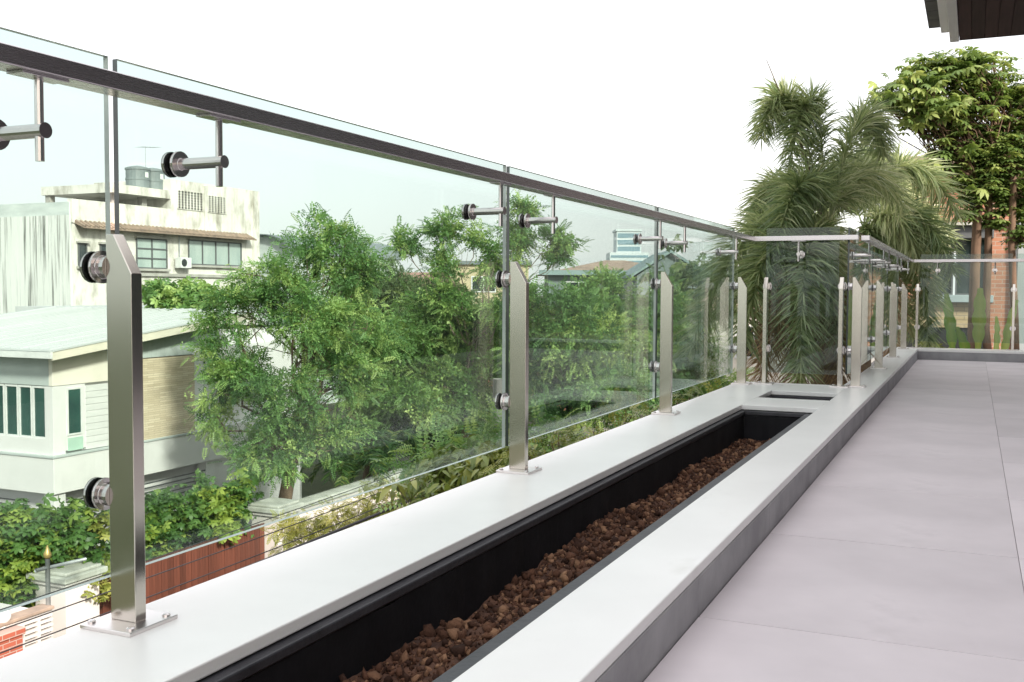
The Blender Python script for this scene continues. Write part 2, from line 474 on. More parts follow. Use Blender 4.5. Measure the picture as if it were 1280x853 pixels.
def thing(name, label, cat, loc=(0, 0, 0), rz=0.0, group=None):
    o = bpy.data.objects.new(name, None)
    o.empty_display_size = 0.2
    COL.objects.link(o)
    o.location = loc
    o.rotation_euler = (0, 0, rz)
    tag(o, label, cat, group)
    return o

def tag(o, label=None, cat=None, group=None, kind=None):
    if label: o['label'] = label
    if cat: o['category'] = cat
    if group: o['group'] = group
    if kind: o['kind'] = kind
    return o

def copy_tree(o, parent=None):
    c = o.copy()
    COL.objects.link(c)
    c.parent = parent
    for ch in list(o.children):
        copy_tree(ch, c)
    return c

# fast mesh of many copies of one small quad template
def inst_mesh(name, tv, tf, P, R, S, tint, mat):
    N = len(P); nv = len(tv); nf = len(tf)
    V = np.einsum('nij,vj->nvi', R, tv) * S[:, None, None] + P[:, None, :]
    faces = (tf[None, :, :] + (np.arange(N)*nv)[:, None, None]).reshape(-1, 4)
    return raw_mesh(name, V.reshape(-1, 3), faces, np.repeat(tint, nv), mat)

def inst_arrays(tv, tf, P, R, S, tint):
    N = len(P); nv = len(tv)
    V = np.einsum('nij,vj->nvi', R, tv) * S[:, None, None] + P[:, None, :]
    faces = (tf[None, :, :] + (np.arange(N)*nv)[:, None, None]).reshape(-1, 4)
    return V.reshape(-1, 3), faces, np.repeat(tint, nv)

def raw_mesh(name, V, faces, tint, mat):
    me = bpy.data.meshes.new(name)
    nV = len(V); nF = len(faces)
    me.vertices.add(nV)
    me.vertices.foreach_set('co', np.ascontiguousarray(V, dtype=np.float32).ravel())
    me.loops.add(nF*4)
    me.loops.foreach_set('vertex_index', np.ascontiguousarray(faces, dtype=np.int32).ravel())
    me.polygons.add(nF)
    me.polygons.foreach_set('loop_start', np.arange(nF, dtype=np.int32)*4)
    at = me.attributes.new('tint', 'FLOAT', 'POINT')
    at.data.foreach_set('value', np.ascontiguousarray(tint, dtype=np.float32))
    me.materials.append(M[mat])
    me.update(calc_edges=True)
    me.validate()
    return me

def frames(D, rng, up_bias=0.6):
    """rotation matrices whose y axis follows D and whose z axis leans upward"""
    D = D/np.linalg.norm(D, axis=1, keepdims=True)
    U = rng.normal(size=D.shape)*(1-up_bias)
    U[:, 2] += up_bias
    X = np.cross(D, U)
    X /= np.maximum(np.linalg.norm(X, axis=1, keepdims=True), 1e-6)
    Z = np.cross(X, D)
    return np.stack([X, D, Z], axis=2)

def leaflet(base, d, length, width, droop=0.25, fold=0.0):
    """diamond-shaped leaflet, one quad"""
    d = np.array(d, float); d /= np.linalg.norm(d)
    side = np.cross(d, (0, 0, 1.0)); side /= max(np.linalg.norm(side), 1e-6)
    b = np.array(base, float)
    mid = b + d*length*0.45
    tip = b + d*length + np.array((0, 0, -droop*length))
    return [b, mid+side*width/2+np.array((0, 0, fold)), tip, mid-side*width/2+np.array((0, 0, fold))]

def tpl_pinnate(pairs=6, ll=0.25, lw=0.125, arch=0.18):
    v = []
    for k in range(pairs):
        t = 0.15+0.75*k/(pairs-1)
        y = t; z = -arch*t*t
        for s in (-1, 1):
            v += leaflet((0, y, z), (s, 0.3, 0.05), ll*(1-0.35*abs(t-0.45)), lw)
    v += leaflet((0, 0.95, -arch*0.9), (0, 1, -0.3), ll, lw)
    v = np.array(v)
    f = np.arange(len(v)).reshape(-1, 4)
    return v, f

def tpl_palmate(n=8, ll=1.0, lw=0.32, droop=0.45):
    v = []; f = []
    for k in range(n):
        a = 2*math.pi*k/n + 0.1*math.sin(k*7)
        d = np.array((math.cos(a), math.sin(a), 0.12)); s = np.array((-math.sin(a), math.cos(a), 0))
        l = ll*(0.82+0.18*math.cos(k*2.3))
        pts = [(0.08, 0.02), (0.38, 0.34), (0.72, 0.4), (1.0, 0.05)]
        i = len(v)
        for t, w in pts:
            c = d*l*t + np.array((0, 0, -droop*l*t*t))
            v += [c - s*lw*w*1.2 + np.array((0, 0, .03*w)), c + s*lw*w*1.2 + np.array((0, 0, .03*w))]
        for q in range(3):
            f.append((i+2*q, i+2*q+1, i+2*q+3, i+2*q+2))
    return np.array(v), np.array(f)

def tpl_leaf(w=0.34, curl=0.35):
    """one broad leaf, folded along its midrib"""
    ts = [0, .3, .65, 1.0]; ws = [0.06, 1.0, 0.85, 0.02]
    v = []; f = []
    for t, ww in zip(ts, ws):
        z = -curl*t*t
        v += [(-w/2*ww, t, z+0.06*ww), (0, t, z), (w/2*ww, t, z+0.06*ww)]
    for k in range(3):
        a = 3*k
        f += [(a, a+1, a+4, a+3), (a+1, a+2, a+5, a+4)]
    return np.array(v), np.array(f)

def tpl_tuft(n=10, seed=3):
    r = np.random.default_rng(seed)
    v = []
    for k in range(n):
        d = r.normal(size=3); d[2] = d[2]*0.6-0.1; d /= np.linalg.norm(d)
        sd_ = np.cross(d, (0, 0, 1.0)+r.normal(size=3)*0.35); sd_ /= np.linalg.norm(sd_)
        b = d*r.uniform(0.1, 0.55)+r.normal(size=3)*0.12
        l = r.uniform(0.36, 0.55); w = l*r.uniform(0.42, 0.6)
        g_ = np.array((0, 0, -0.12*l))
        v += [b, b+d*l*0.5+sd_*w*0.5, b+d*l+g_, b+d*l*0.5-sd_*w*0.5]
    v = np.array(v)
    return v, np.arange(len(v)).reshape(-1, 4)
TPL = {'tuft': tpl_tuft(), 'pinnate': tpl_pinnate(), 'palmate': tpl_palmate(), 'leaf': tpl_leaf(),
       'fan': tpl_palmate(6, 0.9, 0.42, 0.5)}

def crown_points(lobes, per_m2, clump_r, per_clump, rng, shell=0.55):
    """clump centres spread through ellipsoid lobes, sprays gathered round each"""
    P = []; D = []; T = []
    C = []
    for (cx, cy, cz, rh, rv) in lobes:
        n = max(4, int(per_m2*math.pi*rh*rv/per_clump))
        for _ in range(n):
            u = rng.normal(size=3); u /= np.linalg.norm(u)
            r = rng.uniform(shell, 1.0) if rng.random() < 0.8 else rng.uniform(1.0, 1.5)
            c = np.array((cx, cy, cz)) + u*r*np.array((rh, rh*0.9, rv))
            C.append(c)
            tone = rng.uniform(0.0, 0.95)
            k = int(per_clump*rng.uniform(0.6, 1.4))
            off = rng.normal(size=(k, 3))*clump_r*np.array((1, 1, 0.6))
            P.append(c+off)
            d = off/clump_r*0.5 + u*0.5 + rng.normal(size=(k, 3))*0.45
            d[:, 2] -= 0.15
            D.append(d)
            T.append(np.clip(tone + rng.normal(size=k)*0.13 + 0.1*(rng.random(k) > 0.95), 0, 1))
    return np.concatenate(P), np.concatenate(D), np.concatenate(T), C

def wobble(a, b, n, amp, rng):
    a = np.array(a, float); b = np.array(b, float)
    L_ = np.linalg.norm(b-a)
    pts = [a]
    for k in range(1, n):
        t = k/n
        pts.append(a+(b-a)*t + rng.normal(size=3)*amp*L_*math.sin(math.pi*t))
    pts.append(b)
    return pts

def make_tree(name, label, base, lobes, trunk_r, leaf, tpl, size, per_m2, clump_r, per_clump, seed,
              bark='bark', group=None, cat='tree', fork=0.45, gz=None, twig=0.35, shell=0.5, shift=(0, 0, 0), squeeze=1.0):
    rng = np.random.default_rng(seed)
    gz = GROUND if gz is None else gz
    root = thing(name, label, cat, (base[0], base[1], gz), group=group)
    o = np.array((base[0], base[1], gz))
    lob = [(l[0]-o[0]+shift[0], l[1]-o[1]+shift[1], l[2]-o[2]+shift[2], l[3]*squeeze, l[4]*squeeze) for l in lobes]
    P, D, T, C = crown_points(lob, per_m2, clump_r, per_clump, rng, shell)
    S = size*rng.uniform(0.6, 1.35, len(P))
    R3 = frames(D, rng, 0.7)
    if tpl == 'mix':          # feathery sprays among small leaf tufts
        sel = rng.random(len(P)) < 0.5
        V1, F1, T1 = inst_arrays(*TPL['tuft'], P[sel], R3[sel], S[sel], T[sel])
        V2, F2, T2 = inst_arrays(*TPL['pinnate'], P[~sel], R3[~sel], S[~sel]*1.55, T[~sel])
        me = raw_mesh('crown', np.concatenate([V1, V2]), np.concatenate([F1, F2+len(V1)]), np.concatenate([T1, T2]), leaf)
    else:
        tv, tf = TPL[tpl]
        me = inst_mesh('crown', tv, tf, P, R3, S, T, leaf)
    link('crown', me, root)
    # trunk, limbs, twigs
    cz = np.array([l[2] for l in lob]); w = np.array([l[3]*l[4] for l in lob])
    cen = (np.array([l[:3] for l in lob])*w[:, None]).sum(0)/w.sum()
    top = np.array((cen[0], cen[1], max(cz.min()*0.7+cz.max()*0.3, 0.3)))
    forkp = np.array((top[0]*fork, top[1]*fork, top[2]*0.72))
    mb = MB()
    pts = wobble((0, 0, 0), forkp, 5, 0.02, rng)
    mb.tube(pts, list(np.linspace(trunk_r*1.25, trunk_r*0.8, len(pts))), 9)
    for l in lob:
        c = np.array(l[:3])
        st = np.array(pts[-1]) if rng.random() < 0.6 else np.array(pts[-2])
        lp = wobble(st, c, 5, 0.06, rng)
        rr = trunk_r*0.40*min(1.0, 0.5+l[3]*0.5)
        mb.tube(lp, list(np.linspace(rr, rr*0.3, len(lp))), 6)
        near = [q for q in C if np.linalg.norm((q-c)/np.array((l[3]+.01, l[3]+.01, l[4]+.01))) < 1.3]
        rng.shuffle(near)
        for q in near[:int(len(near)*twig)+1]:
            s = np.array(lp[rng.integers(2, len(lp))])
            tp = wobble(s, q, 3, 0.1, rng)
            mb.tube(tp, list(np.linspace(rr*0.28, rr*0.08+0.002, len(tp))), 4, cap=False)
    mb.build('trunk', bark, root, smooth=True)
    return root

# ================================================================ the large setting
GROUND = -6.30
g = MB().box(-900, 900, -300, 1500, GROUND-0.5, GROUND).build('ground', 'earth')
tag(g, kind='structure')
r_ = MB().box(-9.2, -5.2, -60, 140, GROUND, GROUND+0.02).build('road', 'asphalt')
tag(r_, kind='structure')
pv = MB().box(-11.0, -9.2, -60, 140, GROUND, GROUND+0.12).build('pavement', 'paving', bevel=0.02)
tag(pv, kind='structure')

# ---------------------------------------------------------------- balcony floor
JOINTS = [3.127+0.88*k for k in range(-7, 12)]
XJ = [-0.547, 0.13, 1.01, 1.89, 2.55]
ground_floor = MB().box(-0.547, 2.6, -3.2, 12.06, -0.25, -0.004).build('floor', 'grout')
tag(ground_floor, kind='structure')
tile_cache = {}
ys = [-3.0] + [j for j in JOINTS if -2.9 < j < 11.9] + [12.055]
for xi in range(len(XJ)-1):
    for yi in range(len(ys)-1):
        w = XJ[xi+1]-XJ[xi]-0.0014; d = ys[yi+1]-ys[yi]-0.005
        key = (round(w, 4), round(d, 4))
        if key not in tile_cache:
            tile_cache[key] = MB().box(-w/2, w/2, -d/2, d/2, -0.012, 0.0).mesh('floor_tile', 'tile')
        t = link('floor_tile', tile_cache[key], ground_floor,
                 ((XJ[xi]+XJ[xi+1])/2, (ys[yi]+ys[yi+1])/2, random.uniform(-0.0006, 0.0006)), bevel=0.0015)

# ---------------------------------------------------------------- planter ledge
CT = 0.115            # top of the coping
XO, XI, XP, XC = -1.46, -1.14, -0.735, -0.55     # outer edge, planter sides, inner (floor) face
Y0, Y1, Y2, Y3, Y4 = -1.2, 5.60, 6.04, 6.50, 7.07
XR, YE = -0.775, 12.06
ledge = thing('planter_ledge', 'low white topped ledge holding the long planter beside the tiled floor', 'ledge', (XC, 0, 0))
def lb(name, mat, x0, x1, y0, y1, z0, z1, bevel=0.0):
    return box_part(name, mat, ledge, x0-XC, x1-XC, y0, y1, z0, z1, bevel)
th = 0.026
lb('coping', 'coping', XO, XI, Y0, Y4, CT-th, CT, 0.003)
lb('coping', 'coping', XP, XC, Y0, Y4, CT-th, CT, 0.003)
lb('coping', 'coping', XI, XP, Y1, Y2, CT-th, CT, 0.003)
lb('coping', 'coping', XI, XP, Y3, Y4, CT-th, CT, 0.003)
lb('coping', 'coping', XR, XC, Y4, 12.42, CT-th, CT, 0.003)
lb('coping', 'coping', XC, 2.6, YE, 12.42, CT-th, CT, 0.003)
lb('core', 'concrete', XO+0.03, XI-0.02, Y0, Y4-0.03, -0.55, CT-th)
lb('core', 'concrete', XR+0.02, XC-0.006, Y4-0.03, 12.4, -0.55, CT-th)
lb('core', 'concrete', XC-0.006, 2.6, YE+0.006, 12.4, -0.55, CT-th)
lb('core', 'concrete', XI-0.02, XC-0.006, Y3+0.03, Y4-0.03, -0.55, CT-th)
lb('core', 'concrete', XI-0.02, XP+0.02, Y1+0.03, Y2-0.03, -0.55, CT-th)
lb('core', 'concrete', XP+0.02, XC-0.006, Y0, Y3+0.03, -0.55, CT-th)
ry = -1.2
rj = [Y0] + [j for j in JOINTS if Y0+.1 < j < 11.9] + [YE]
for a, b in zip(rj[:-1], rj[1:]):
    lb('riser_tile', 'riser', XC-0.006, XC+0.002, a+0.001, b-0.001, -0.002, CT-th-0.001)
for a, b in ((XC+0.003, 0.13), (0.131, 1.01), (1.011, 1.89), (1.891, 2.6)):
    lb('riser_tile', 'riser', a, b, YE-0.002, YE+0.006, -0.002, CT-th-0.001)
# outer wall of the bay below the ledge, down to the ground
ow = thing('balcony_base_wall', 'plain white wall carrying the balcony edge below the ledge', 'wall', (XO+0.06, 0, GROUND))
box_part('wall_face', 'wall_white', ow, 0, 0.35, Y0, Y4-0.06, 0, -GROUND-0.55)
box_part('wall_face', 'wall_white', ow, XR-XO, XR-XO+0.4, Y4-0.05, 12.3, 0, -GROUND-0.55)

def planter(name, label, y0, y1, depth, t=0.034, tr=0.078):
    p = thing(name, label, 'planter', (0, 0, CT-depth))
    x0, x1 = XI-0.012, XP+0.012
    zt = depth-th-0.004
    for nm, b in (('rim', (x0, x0+t, y0-.012, y1+.012)), ('rim', (x1-tr, x1, y0-.012, y1+.012)),
                  ('rim', (x0+t, x1-tr, y1+.012-t, y1+.012)), ('rim', (x0+t, x1-tr, y0-.012, y0-.012+t))):
        box_part(nm, 'liner_rim', p, *b, zt-0.022, zt, bevel=0.004)
    m = MB()
    xa, xb, ya, yb = x0+t-0.004, x1-tr+0.004, y0-.012+t-.004, y1+.012-t+.004
    # wavy black liner walls
    def wall(pa, pb, n):
        pa = Vector(pa); pb = Vector(pb)
        nrm = Vector((0, 0, 1)).cross(pb-pa).normalized()
        prev = None
        for k in range(n+1):
            q = pa.lerp(pb, k/n)
            off = [nrm*random.uniform(-0.004, 0.006) for _ in range(3)]
            col_ = [q+off[0]+Vector((0, 0, zt-0.023+random.uniform(-.004, .001))), q+off[1]+Vector((0, 0, zt*0.5)), q+Vector((0, 0, 0.004))]
            if prev:
                for j in range(2):
                    m.quad(prev[j], col_[j], col_[j+1], prev[j+1])
            prev = col_
    nL = max(6, int((yb-ya)/0.09))
    wall((xa, ya, 0), (xa, yb, 0), nL); wall((xb, yb, 0), (xb, ya, 0), nL)
    wall((xa, yb, 0), (xb, yb, 0), 10); wall((xb, ya, 0), (xa, ya, 0), 10)
    m.quad((xa, ya, .004), (xb, ya, .004), (xb, yb, .004), (xa, yb, .004))
    m.build('liner', 'liner', p, smooth=True)
    return p
planter('planter_trough', 'long black lined planter trough sunk into the white ledge', Y0+0.15, Y1, 0.50)
planter('planter_box', 'small empty black planter opening before the end glass', Y2, Y3, 0.45, 0.016, 0.016)

# soil in the long trough
sx0, sx1, sy0, sy1 = XI+0.02, XP-0.058, Y0+0.20, Y1-0.05
nx, ny = 40, 420
gx = np.linspace(sx0, sx1, nx); gy = np.linspace(sy0, sy1, ny)
GX, GY = np.meshgrid(gx, gy)
def soil_h(x, y):
    z = 0.0*x
    for k, (a, fx, fy, ph) in enumerate([(0.018, 9, 3.1, 0.3), (0.014, 14, 7.3, 1.9), (0.007, 31, 19, 0.7), (0.006, 47, 33, 2.2), (0.004, 90, 71, 1.1)]):
        z = z + a*np.sin(fx*x+1.7*np.sin(fy*0.6*y)+ph)*np.cos(fy*y+1.3*np.sin(fx*0.5*x)+ph*2)
    return z + (CT-0.155) - 0.035*np.clip((y-3.5)/2, 0, 1) + 0.02*np.clip((x+0.9)/0.15, -1, 1)*0.4
SV = np.stack([GX, GY, soil_h(GX, GY)], -1).reshape(-1, 3)
ii = np.arange(nx*ny).reshape(ny, nx)
SF = np.stack([ii[:-1, :-1], ii[:-1, 1:], ii[1:, 1:], ii[1:, :-1]], -1).reshape(-1, 4)
me = raw_mesh('soil', SV, SF, np.zeros(len(SV)), 'soil')
so = link('soil', me)
tag(so, 'reddish brown bark and soil filling the long trough', 'soil', kind='stuff')
# bark chunks (one mesh)
t_ = (1+5**.5)/2
ico_v = np.array([(-1,t_,0),(1,t_,0),(-1,-t_,0),(1,-t_,0),(0,-1,t_),(0,1,t_),(0,-1,-t_),(0,1,-t_),(t_,0,-1),(t_,0,1),(-t_,0,-1),(-t_,0,1)])/1.9
ico_f = [(0,11,5),(0,5,1),(0,1,7),(0,7,10),(0,10,11),(1,5,9),(5,11,4),(11,10,2),(10,7,6),(7,1,8),(3,9,4),(3,4,2),(3,2,6),(3,6,8),(3,8,9),(4,9,5),(2,4,11),(6,2,10),(8,6,7),(9,8,1)]
cv = []; cf = []
rng = np.random.default_rng(5)
for k in range(24000):
    x = rng.uniform(sx0+.005, sx1-.005); y = sy0 + (sy1-sy0)*rng.random()
    s = 0.0022 + 0.0125*rng.random()**8 + 0.0015*rng.random()
    sc = np.array((rng.uniform(.7, 1.4), rng.uniform(.7, 1.5), rng.uniform(.45, 1.0)))
    R = np.linalg.qr(rng.normal(size=(3, 3)))[0]
    v = (ico_v*sc*(1+0.28*rng.normal(size=(12, 1)))) @ R.T * s + np.array((x, y, float(soil_h(x, y))+s*0.35))
    i = 12*k
    cv.append(v)
    cf += [(a+i, b+i, c+i) for a, b, c in ico_f]
me = bpy.data.meshes.new('bark_chunks')
me.from_pydata(np.concatenate(cv).tolist(), [], cf)
me.materials.append(M['chunk'])
me.polygons.foreach_set('use_smooth', [True]*len(me.polygons))
bc = link('bark_chunks', me)
tag(bc, 'loose brown bark and coir pieces strewn over the trough soil', 'bark mulch', kind='stuff')
# one pale lump standing out
mb = MB()
mb.lathe([(0.004, -0.016), (0.017, -0.012), (0.022, 0.0), (0.018, 0.011), (0.006, 0.016)], 10)
rng = np.random.default_rng(8)
mb.v = [tuple(np.array(p)*(1.25, 0.95, 1.0)*(1+0.10*rng.normal())) for p in mb.v]
lump = mb.build('clay_lump', 'lump', None, (-0.872, 2.25, float(soil_h(np.array(-0.872), np.array(2.25)))+0.012), smooth=True)
tag(lump, 'pale orange clay lump lying on the dark soil', 'stone')

# ---------------------------------------------------------------- balustrade kit (local x: towards the balcony, y: along the rail, z from the coping)
POST_H = 0.712
def disc_x(mb, x0, x1, r, z, y=0.0, n=20, mi=0):
    mb.tube([(x0, y, z), (x1, y, z)], r, n, mi)
def make_post(parent):
    wx, wy = 0.060, 0.026
    mb = MB().prism([(-wx/2, 0.008), (wx/2, 0.008), (wx/2, POST_H-0.072), (-wx/2+0.018, POST_H), (-wx/2, POST_H)], 'y', -wy/2, wy/2)
    p = mb.build('post', 'steel', parent, bevel=0.0016)
    bp = MB().box(-0.058, 0.062, -0.06, 0.06, 0.0, 0.008).build('base_plate', 'steel_plate', p, bevel=0.0015)
    for sx in (-0.045, 0.048):
        for sy in (-0.044, 0.044):
            MB().lathe([(0.0075, 0), (0.0075, 0.003), (0.005, 0.005)], 10, (sx, sy, 0.008)).build('screw', 'steel_turned', p, smooth=False)
    for z in (0.235, 0.653):
        d = MB()
        disc_x(d, -0.030, -0.050, 0.021, z)
        disc_x(d, -0.050, -0.056, 0.0285, z)
        disc_x(d, -0.0725, -0.078, 0.0275, z)
        dd = d.build('clamp', 'steel_turned', p, bevel=0.0015)
        g_ = MB()
        disc_x(g_, -0.056, -0.0595, 0.028, z)
        disc_x(g_, -0.0715, -0.0725, 0.028, z)
        g_.build('gasket', 'rubber', p)
    return p
def make_bracket(parent):
    """rod under the handrail gripped by an arm from a disc on the glass"""
    RX = 0.045      # rod position from post centre line
    z = 0.863
    b = MB()
    b.tube([(RX, 0, z-0.048), (RX, 0, 0.949)], 0.0072, 12)
    o = b.build('rail_bracket', 'steel_turned', parent, smooth=False)
    pl = MB().prism([(RX-0.018, -0.045), (RX+0.018, -0.045), (RX+0.018, 0.045), (RX-0.018, 0.045)], 'z', 0.945, 0.9495)
    pl.build('saddle_plate', 'steel_rail', o, bevel=0.001)
    a = MB()
    disc_x(a, -0.050, RX+0.014, 0.0115, z, n=18)
    a.build('arm', 'steel_turned', o, bevel=0.0012)
    d = MB()
    disc_x(d, -0.0500, -0.0565, 0.0245, z); disc_x(d, -0.0725, -0.079, 0.0245, z)
    d.build('disc', 'steel_turned', o, bevel=0.0012)
    k = MB()
    disc_x(k, -0.0565, -0.0595, 0.024, z); disc_x(k, -0.0715, -0.0725, 0.024, z)
    k.build('gasket', 'rubber', o)
    return o
def make_pane(parent, y0, y1, z0=0.075, z1=1.040):
    mb = MB()
    x0, x1 = -0.0715, -0.0595
    v = [(x0,y0,z0),(x1,y0,z0),(x1,y1,z0),(x0,y1,z0),(x0,y0,z1),(x1,y0,z1),(x1,y1,z1),(x0,y1,z1)]
    mb.v = v
    mb.f = [(1,2,6,5), (3,0,4,7), (0,3,2,1), (4,5,6,7), (0,1,5,4), (2,3,7,6)]
    mb.m = [0, 0, 1, 1, 2, 1]
    return mb.build('glass_pane', ['pane', 'pane_edge_lit', 'pane_edge'], parent)
def make_rail(parent, y0, y1):
    return MB().box(0.018, 0.072, y0, y1, 0.9495, 0.980).build('handrail', 'steel_rail', parent, bevel=0.002)

def balustrade(label, loc, rz, posts, panes, brackets, rail):
    root = thing('glass_balustrade', label, 'balustrade', loc, rz, group='glass balustrade runs')
    p0 = make_post(root)
    for i, y in enumerate(posts):
        p = p0 if i == 0 else copy_tree(p0, root)
        p.location = (0, y, 0)
    b0 = make_bracket(root)
    for i, y in enumerate(brackets):
        b = b0 if i == 0 else copy_tree(b0, root)
        b.location = (0, y, 0)
    for a, b in panes:
        make_pane(root, a, b)
    make_rail(root, *rail)
    return root
PX = -1.402
balustrade('long frameless glass balustrade running beside the soil trough', (PX, 0, CT), 0,
           [-0.37, 1.409, 3.182, 5.015, 6.86],
           [(-2.1, -0.335), (-0.315, 1.437), (1.459, 3.200), (3.228, 5.022), (5.052, 6.86)],
           [-0.17, 1.19, 1.615, 2.93, 3.37, 4.72, 5.17, 6.42], (-2.2, 6.885))
# short run across the bay end: local x -> -Y, local y -> +X
balustrade('short glass balustrade across the planter end in front of palm fronds', (-1.45, 6.945, CT), -math.pi/2,
           [0.185, 0.668], [(0.172, 0.640)], [0.40], (-0.01+0.038, 0.772))
balustrade('receding glass balustrade on the narrow right ledge past the planter', (-0.690, 7.0, CT), 0,
           [0.0, 1.78, 3.37, 4.98], [(0.06, 1.72), (1.76, 3.33), (3.37, 4.92)],
           [0.25, 1.45, 2.0, 3.05, 3.6, 4.7], (-0.025, 5.17))
balustrade('far glass balustrade crossing the end of the tiled floor', (-0.7, 12.24, CT), -math.pi/2,
           [0.13, 1.09, 2.05, 3.01], [(0.15, 1.07), (1.11, 2.03), (2.07, 2.99)],
           [0.33, 0.90, 1.30, 1.86, 2.26, 2.8], (0.084, 3.2))

# ---------------------------------------------------------------- our own house: unseen wall and doors sized to block sun, roof eave
own = thing('unseen_own_house', 'unseen dark timbered house wall and sliding doors, shaped to block sun from the balcony', 'house', (2.6, 0, 0))
box_part('wall', 'unseen_wall', own, 0.02, 0.3, -3.2, -1.6, GROUND, 4.1)
box_part('wall', 'unseen_wall', own, 0.02, 0.3, 3.4, 5.2, GROUND, 4.1)
box_part('wall', 'unseen_wall', own, 0.02, 0.3, 8.2, 12.3, GROUND, 4.1)
box_part('lintel', 'unseen_wall', own, 0.02, 0.3, -1.6, 3.4, 2.35, 4.1)
box_part('lintel', 'unseen_wall', own, 0.02, 0.3, 5.2, 8.2, 2.35, 4.1)
box_part('wall', 'unseen_wall', own, 0.02, 0.3, -1.6, 3.4, GROUND, 0.02)
box_part('wall', 'unseen_wall', own, 0.02, 0.3, 5.2, 8.2, GROUND, 0.02)
for a, b in ((-1.6, 0.9), (0.9, 3.4), (5.2, 6.7), (6.7, 8.2)):
    d = box_part('sliding_door', 'dark_glass', own, 0.12, 0.14, a+0.05, b-0.05, 0.07, 2.3)
    m = MB()
    m.box(0.10, 0.17, a+.002, a+0.052, 0.021, 2.348); m.box(0.10, 0.17, b-0.052, b-.002, 0.021, 2.348)
    m.box(0.10, 0.17, a+0.052, b-0.052, 0.021, 0.072); m.box(0.10, 0.17, a+0.052, b-0.052, 2.298, 2.348)
    m.build('door_frame', 'grey_frame', d)
box_part('wall', 'unseen_wall', own, 0.3, 8.0, 12.0, 12.3, GROUND, 4.1)
box_part('wall', 'unseen_wall', own, 0.3, 8.0, -3.2, -2.9, GROUND, 4.1)
eave = thing('roof_eave', 'dark boarded roof overhang with pale fascia at the top right', 'roof', (-0.2, 9.86, 2.93))
nb = 42
bm_ = MB().box(0.0015, 0.0985, -5.6, 0, 0, 0.02).mesh('soffit_board', 'soffit')
for k in range(nb):
    link('soffit_board', bm_, eave, (0.03+0.1*k, 0, 0), bevel=0.003)
box_part('fascia_board', 'eave_fascia', eave, -0.045, 0.028, -5.6, 0.012, -0.012, 0.17, bevel=0.003)
box_part('fascia_board', 'eave_fascia', eave, -0.115, -0.052, -5.6, -0.10, 0.05, 0.22, bevel=0.003)
box_part('end_board', 'soffit', eave, 0.03, 4.2, 0.001, 0.022, 0.0, 0.18)
rp = MB().prism([(-0.19, 0.22), (4.3, 1.9), (4.3, 2.0), (-0.19, 0.29)], 'y', -5.6, 0.05)
rp.build('roof_slope', 'eave_tile', eave)
tl = MB()
for k in range(18):
    y = -0.10-0.30*k
    tl.box(-0.215, -0.12, y-0.285, y, 0.10, 0.235)
tg = tl.build('eave_tile_row', 'eave_tile', eave)
tg['kind'] = 'stuff'
box_part('ceiling_fill', 'soffit', eave, 0.0, 4.2, -5.6, -0.02, 0.03, 0.05)

# ================================================================ across the street
# ---------------------------------------------------------------- red slatted gate and white garden wall
XF = -13.73
ggate = thing('slatted_gate', 'wide gate of red brown vertical wooden slats below the hedge', 'gate', (XF, 12.84, GROUND))
sl = MB().box(-0.015, 0.015, 0.004, 0.156, 0.06, 2.05).mesh('slat', 'red_slat')
for k in range(30):
    o = link('slat', sl, ggate, (random.uniform(-.006, .006), 0.02+0.1605*k, random.uniform(-.008, .008)), bevel=0.006)
for z in (0.3, 1.7):
    box_part('cross_rail', 'red_slat', ggate, -0.06, -0.022, 0.0, 4.82, z, z+0.08)

def gate_pillar(y0, y1, top, label):
    p = thing('gate_pillar', label, 'pillar', (XF, (y0+y1)/2, GROUND), group='white gate pillars')
    h = (y1-y0)/2
    H = top-GROUND
    box_part('shaft', 'wall_white', p, -h, h, -h, h, 0, H-0.24, bevel=0.01)
    box_part('cap_moulding', 'wall_white', p, -h-.05, h+.05, -h-.05, h+.05, H-0.24, H-0.16, bevel=0.015)
    box_part('cap_moulding', 'coping_old', p, -h-.10, h+.10, -h-.10, h+.10, H-0.16, H-0.06, bevel=0.015)
    box_part('cap_top', 'coping_old', p, -h-.03, h+.03, -h-.03, h+.03, H-0.06, H, bevel=0.02)
    return p
gate_pillar(12.10, 12.80, -3.90, 'white gate pillar with moulded cap left of the slatted gate')
gate_pillar(17.70, 18.40, -3.86, 'white gate pillar between the slatted gate and garden wall')
gw = thing('garden_wall', 'long white garden wall with weathered moulded coping beyond the gate', 'wall', (XF, 18.42, GROUND))
box_part('wall_face', 'wall_white', gw, -0.1, 0.1, 0, 40, 0, 2.05)
box_part('moulding', 'wall_white', gw, -0.15, 0.15, 0, 40, 2.05, 2.15, bevel=0.02)
box_part('coping', 'coping_old', gw, -0.21, 0.21, 0, 40, 2.15, 2.27, bevel=0.03)

# ---------------------------------------------------------------- lower left corner: pierced wall, brick pillar with globe, flag post
bw = thing('pierced_block_wall', 'low white wall of slotted breeze blocks at the lower left', 'wall', (-12.6, 9.4, GROUND))
H = -4.02-GROUND
box_part('wall_face', 'wall_white', bw, -0.08, 0.08, 0, 1.66, 0, H-0.62)
box_part('coping', 'rust_tile', bw, -0.13, 0.13, 0, 1.66, H-0.05, H, bevel=0.01)
box_part('band', 'wall_white', bw, -0.08, 0.08, 0, 1.66, H-0.16, H-0.05)
pb = MB()
for i in range(6):
    y = 0.28*i
    pb.box(-0.075, 0.075, y, y+0.05, H-0.62, H-0.16)
    for j in range(6):
        pb.box(-0.07, 0.07, y+0.05, y+0.28, H-0.62+0.077*j, H-0.62+0.077*j+0.042)
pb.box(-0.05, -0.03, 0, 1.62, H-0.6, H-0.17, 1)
tag(pb.build('pierced_blocks', ['wall_white', 'dark_void'], bw), kind='stuff')
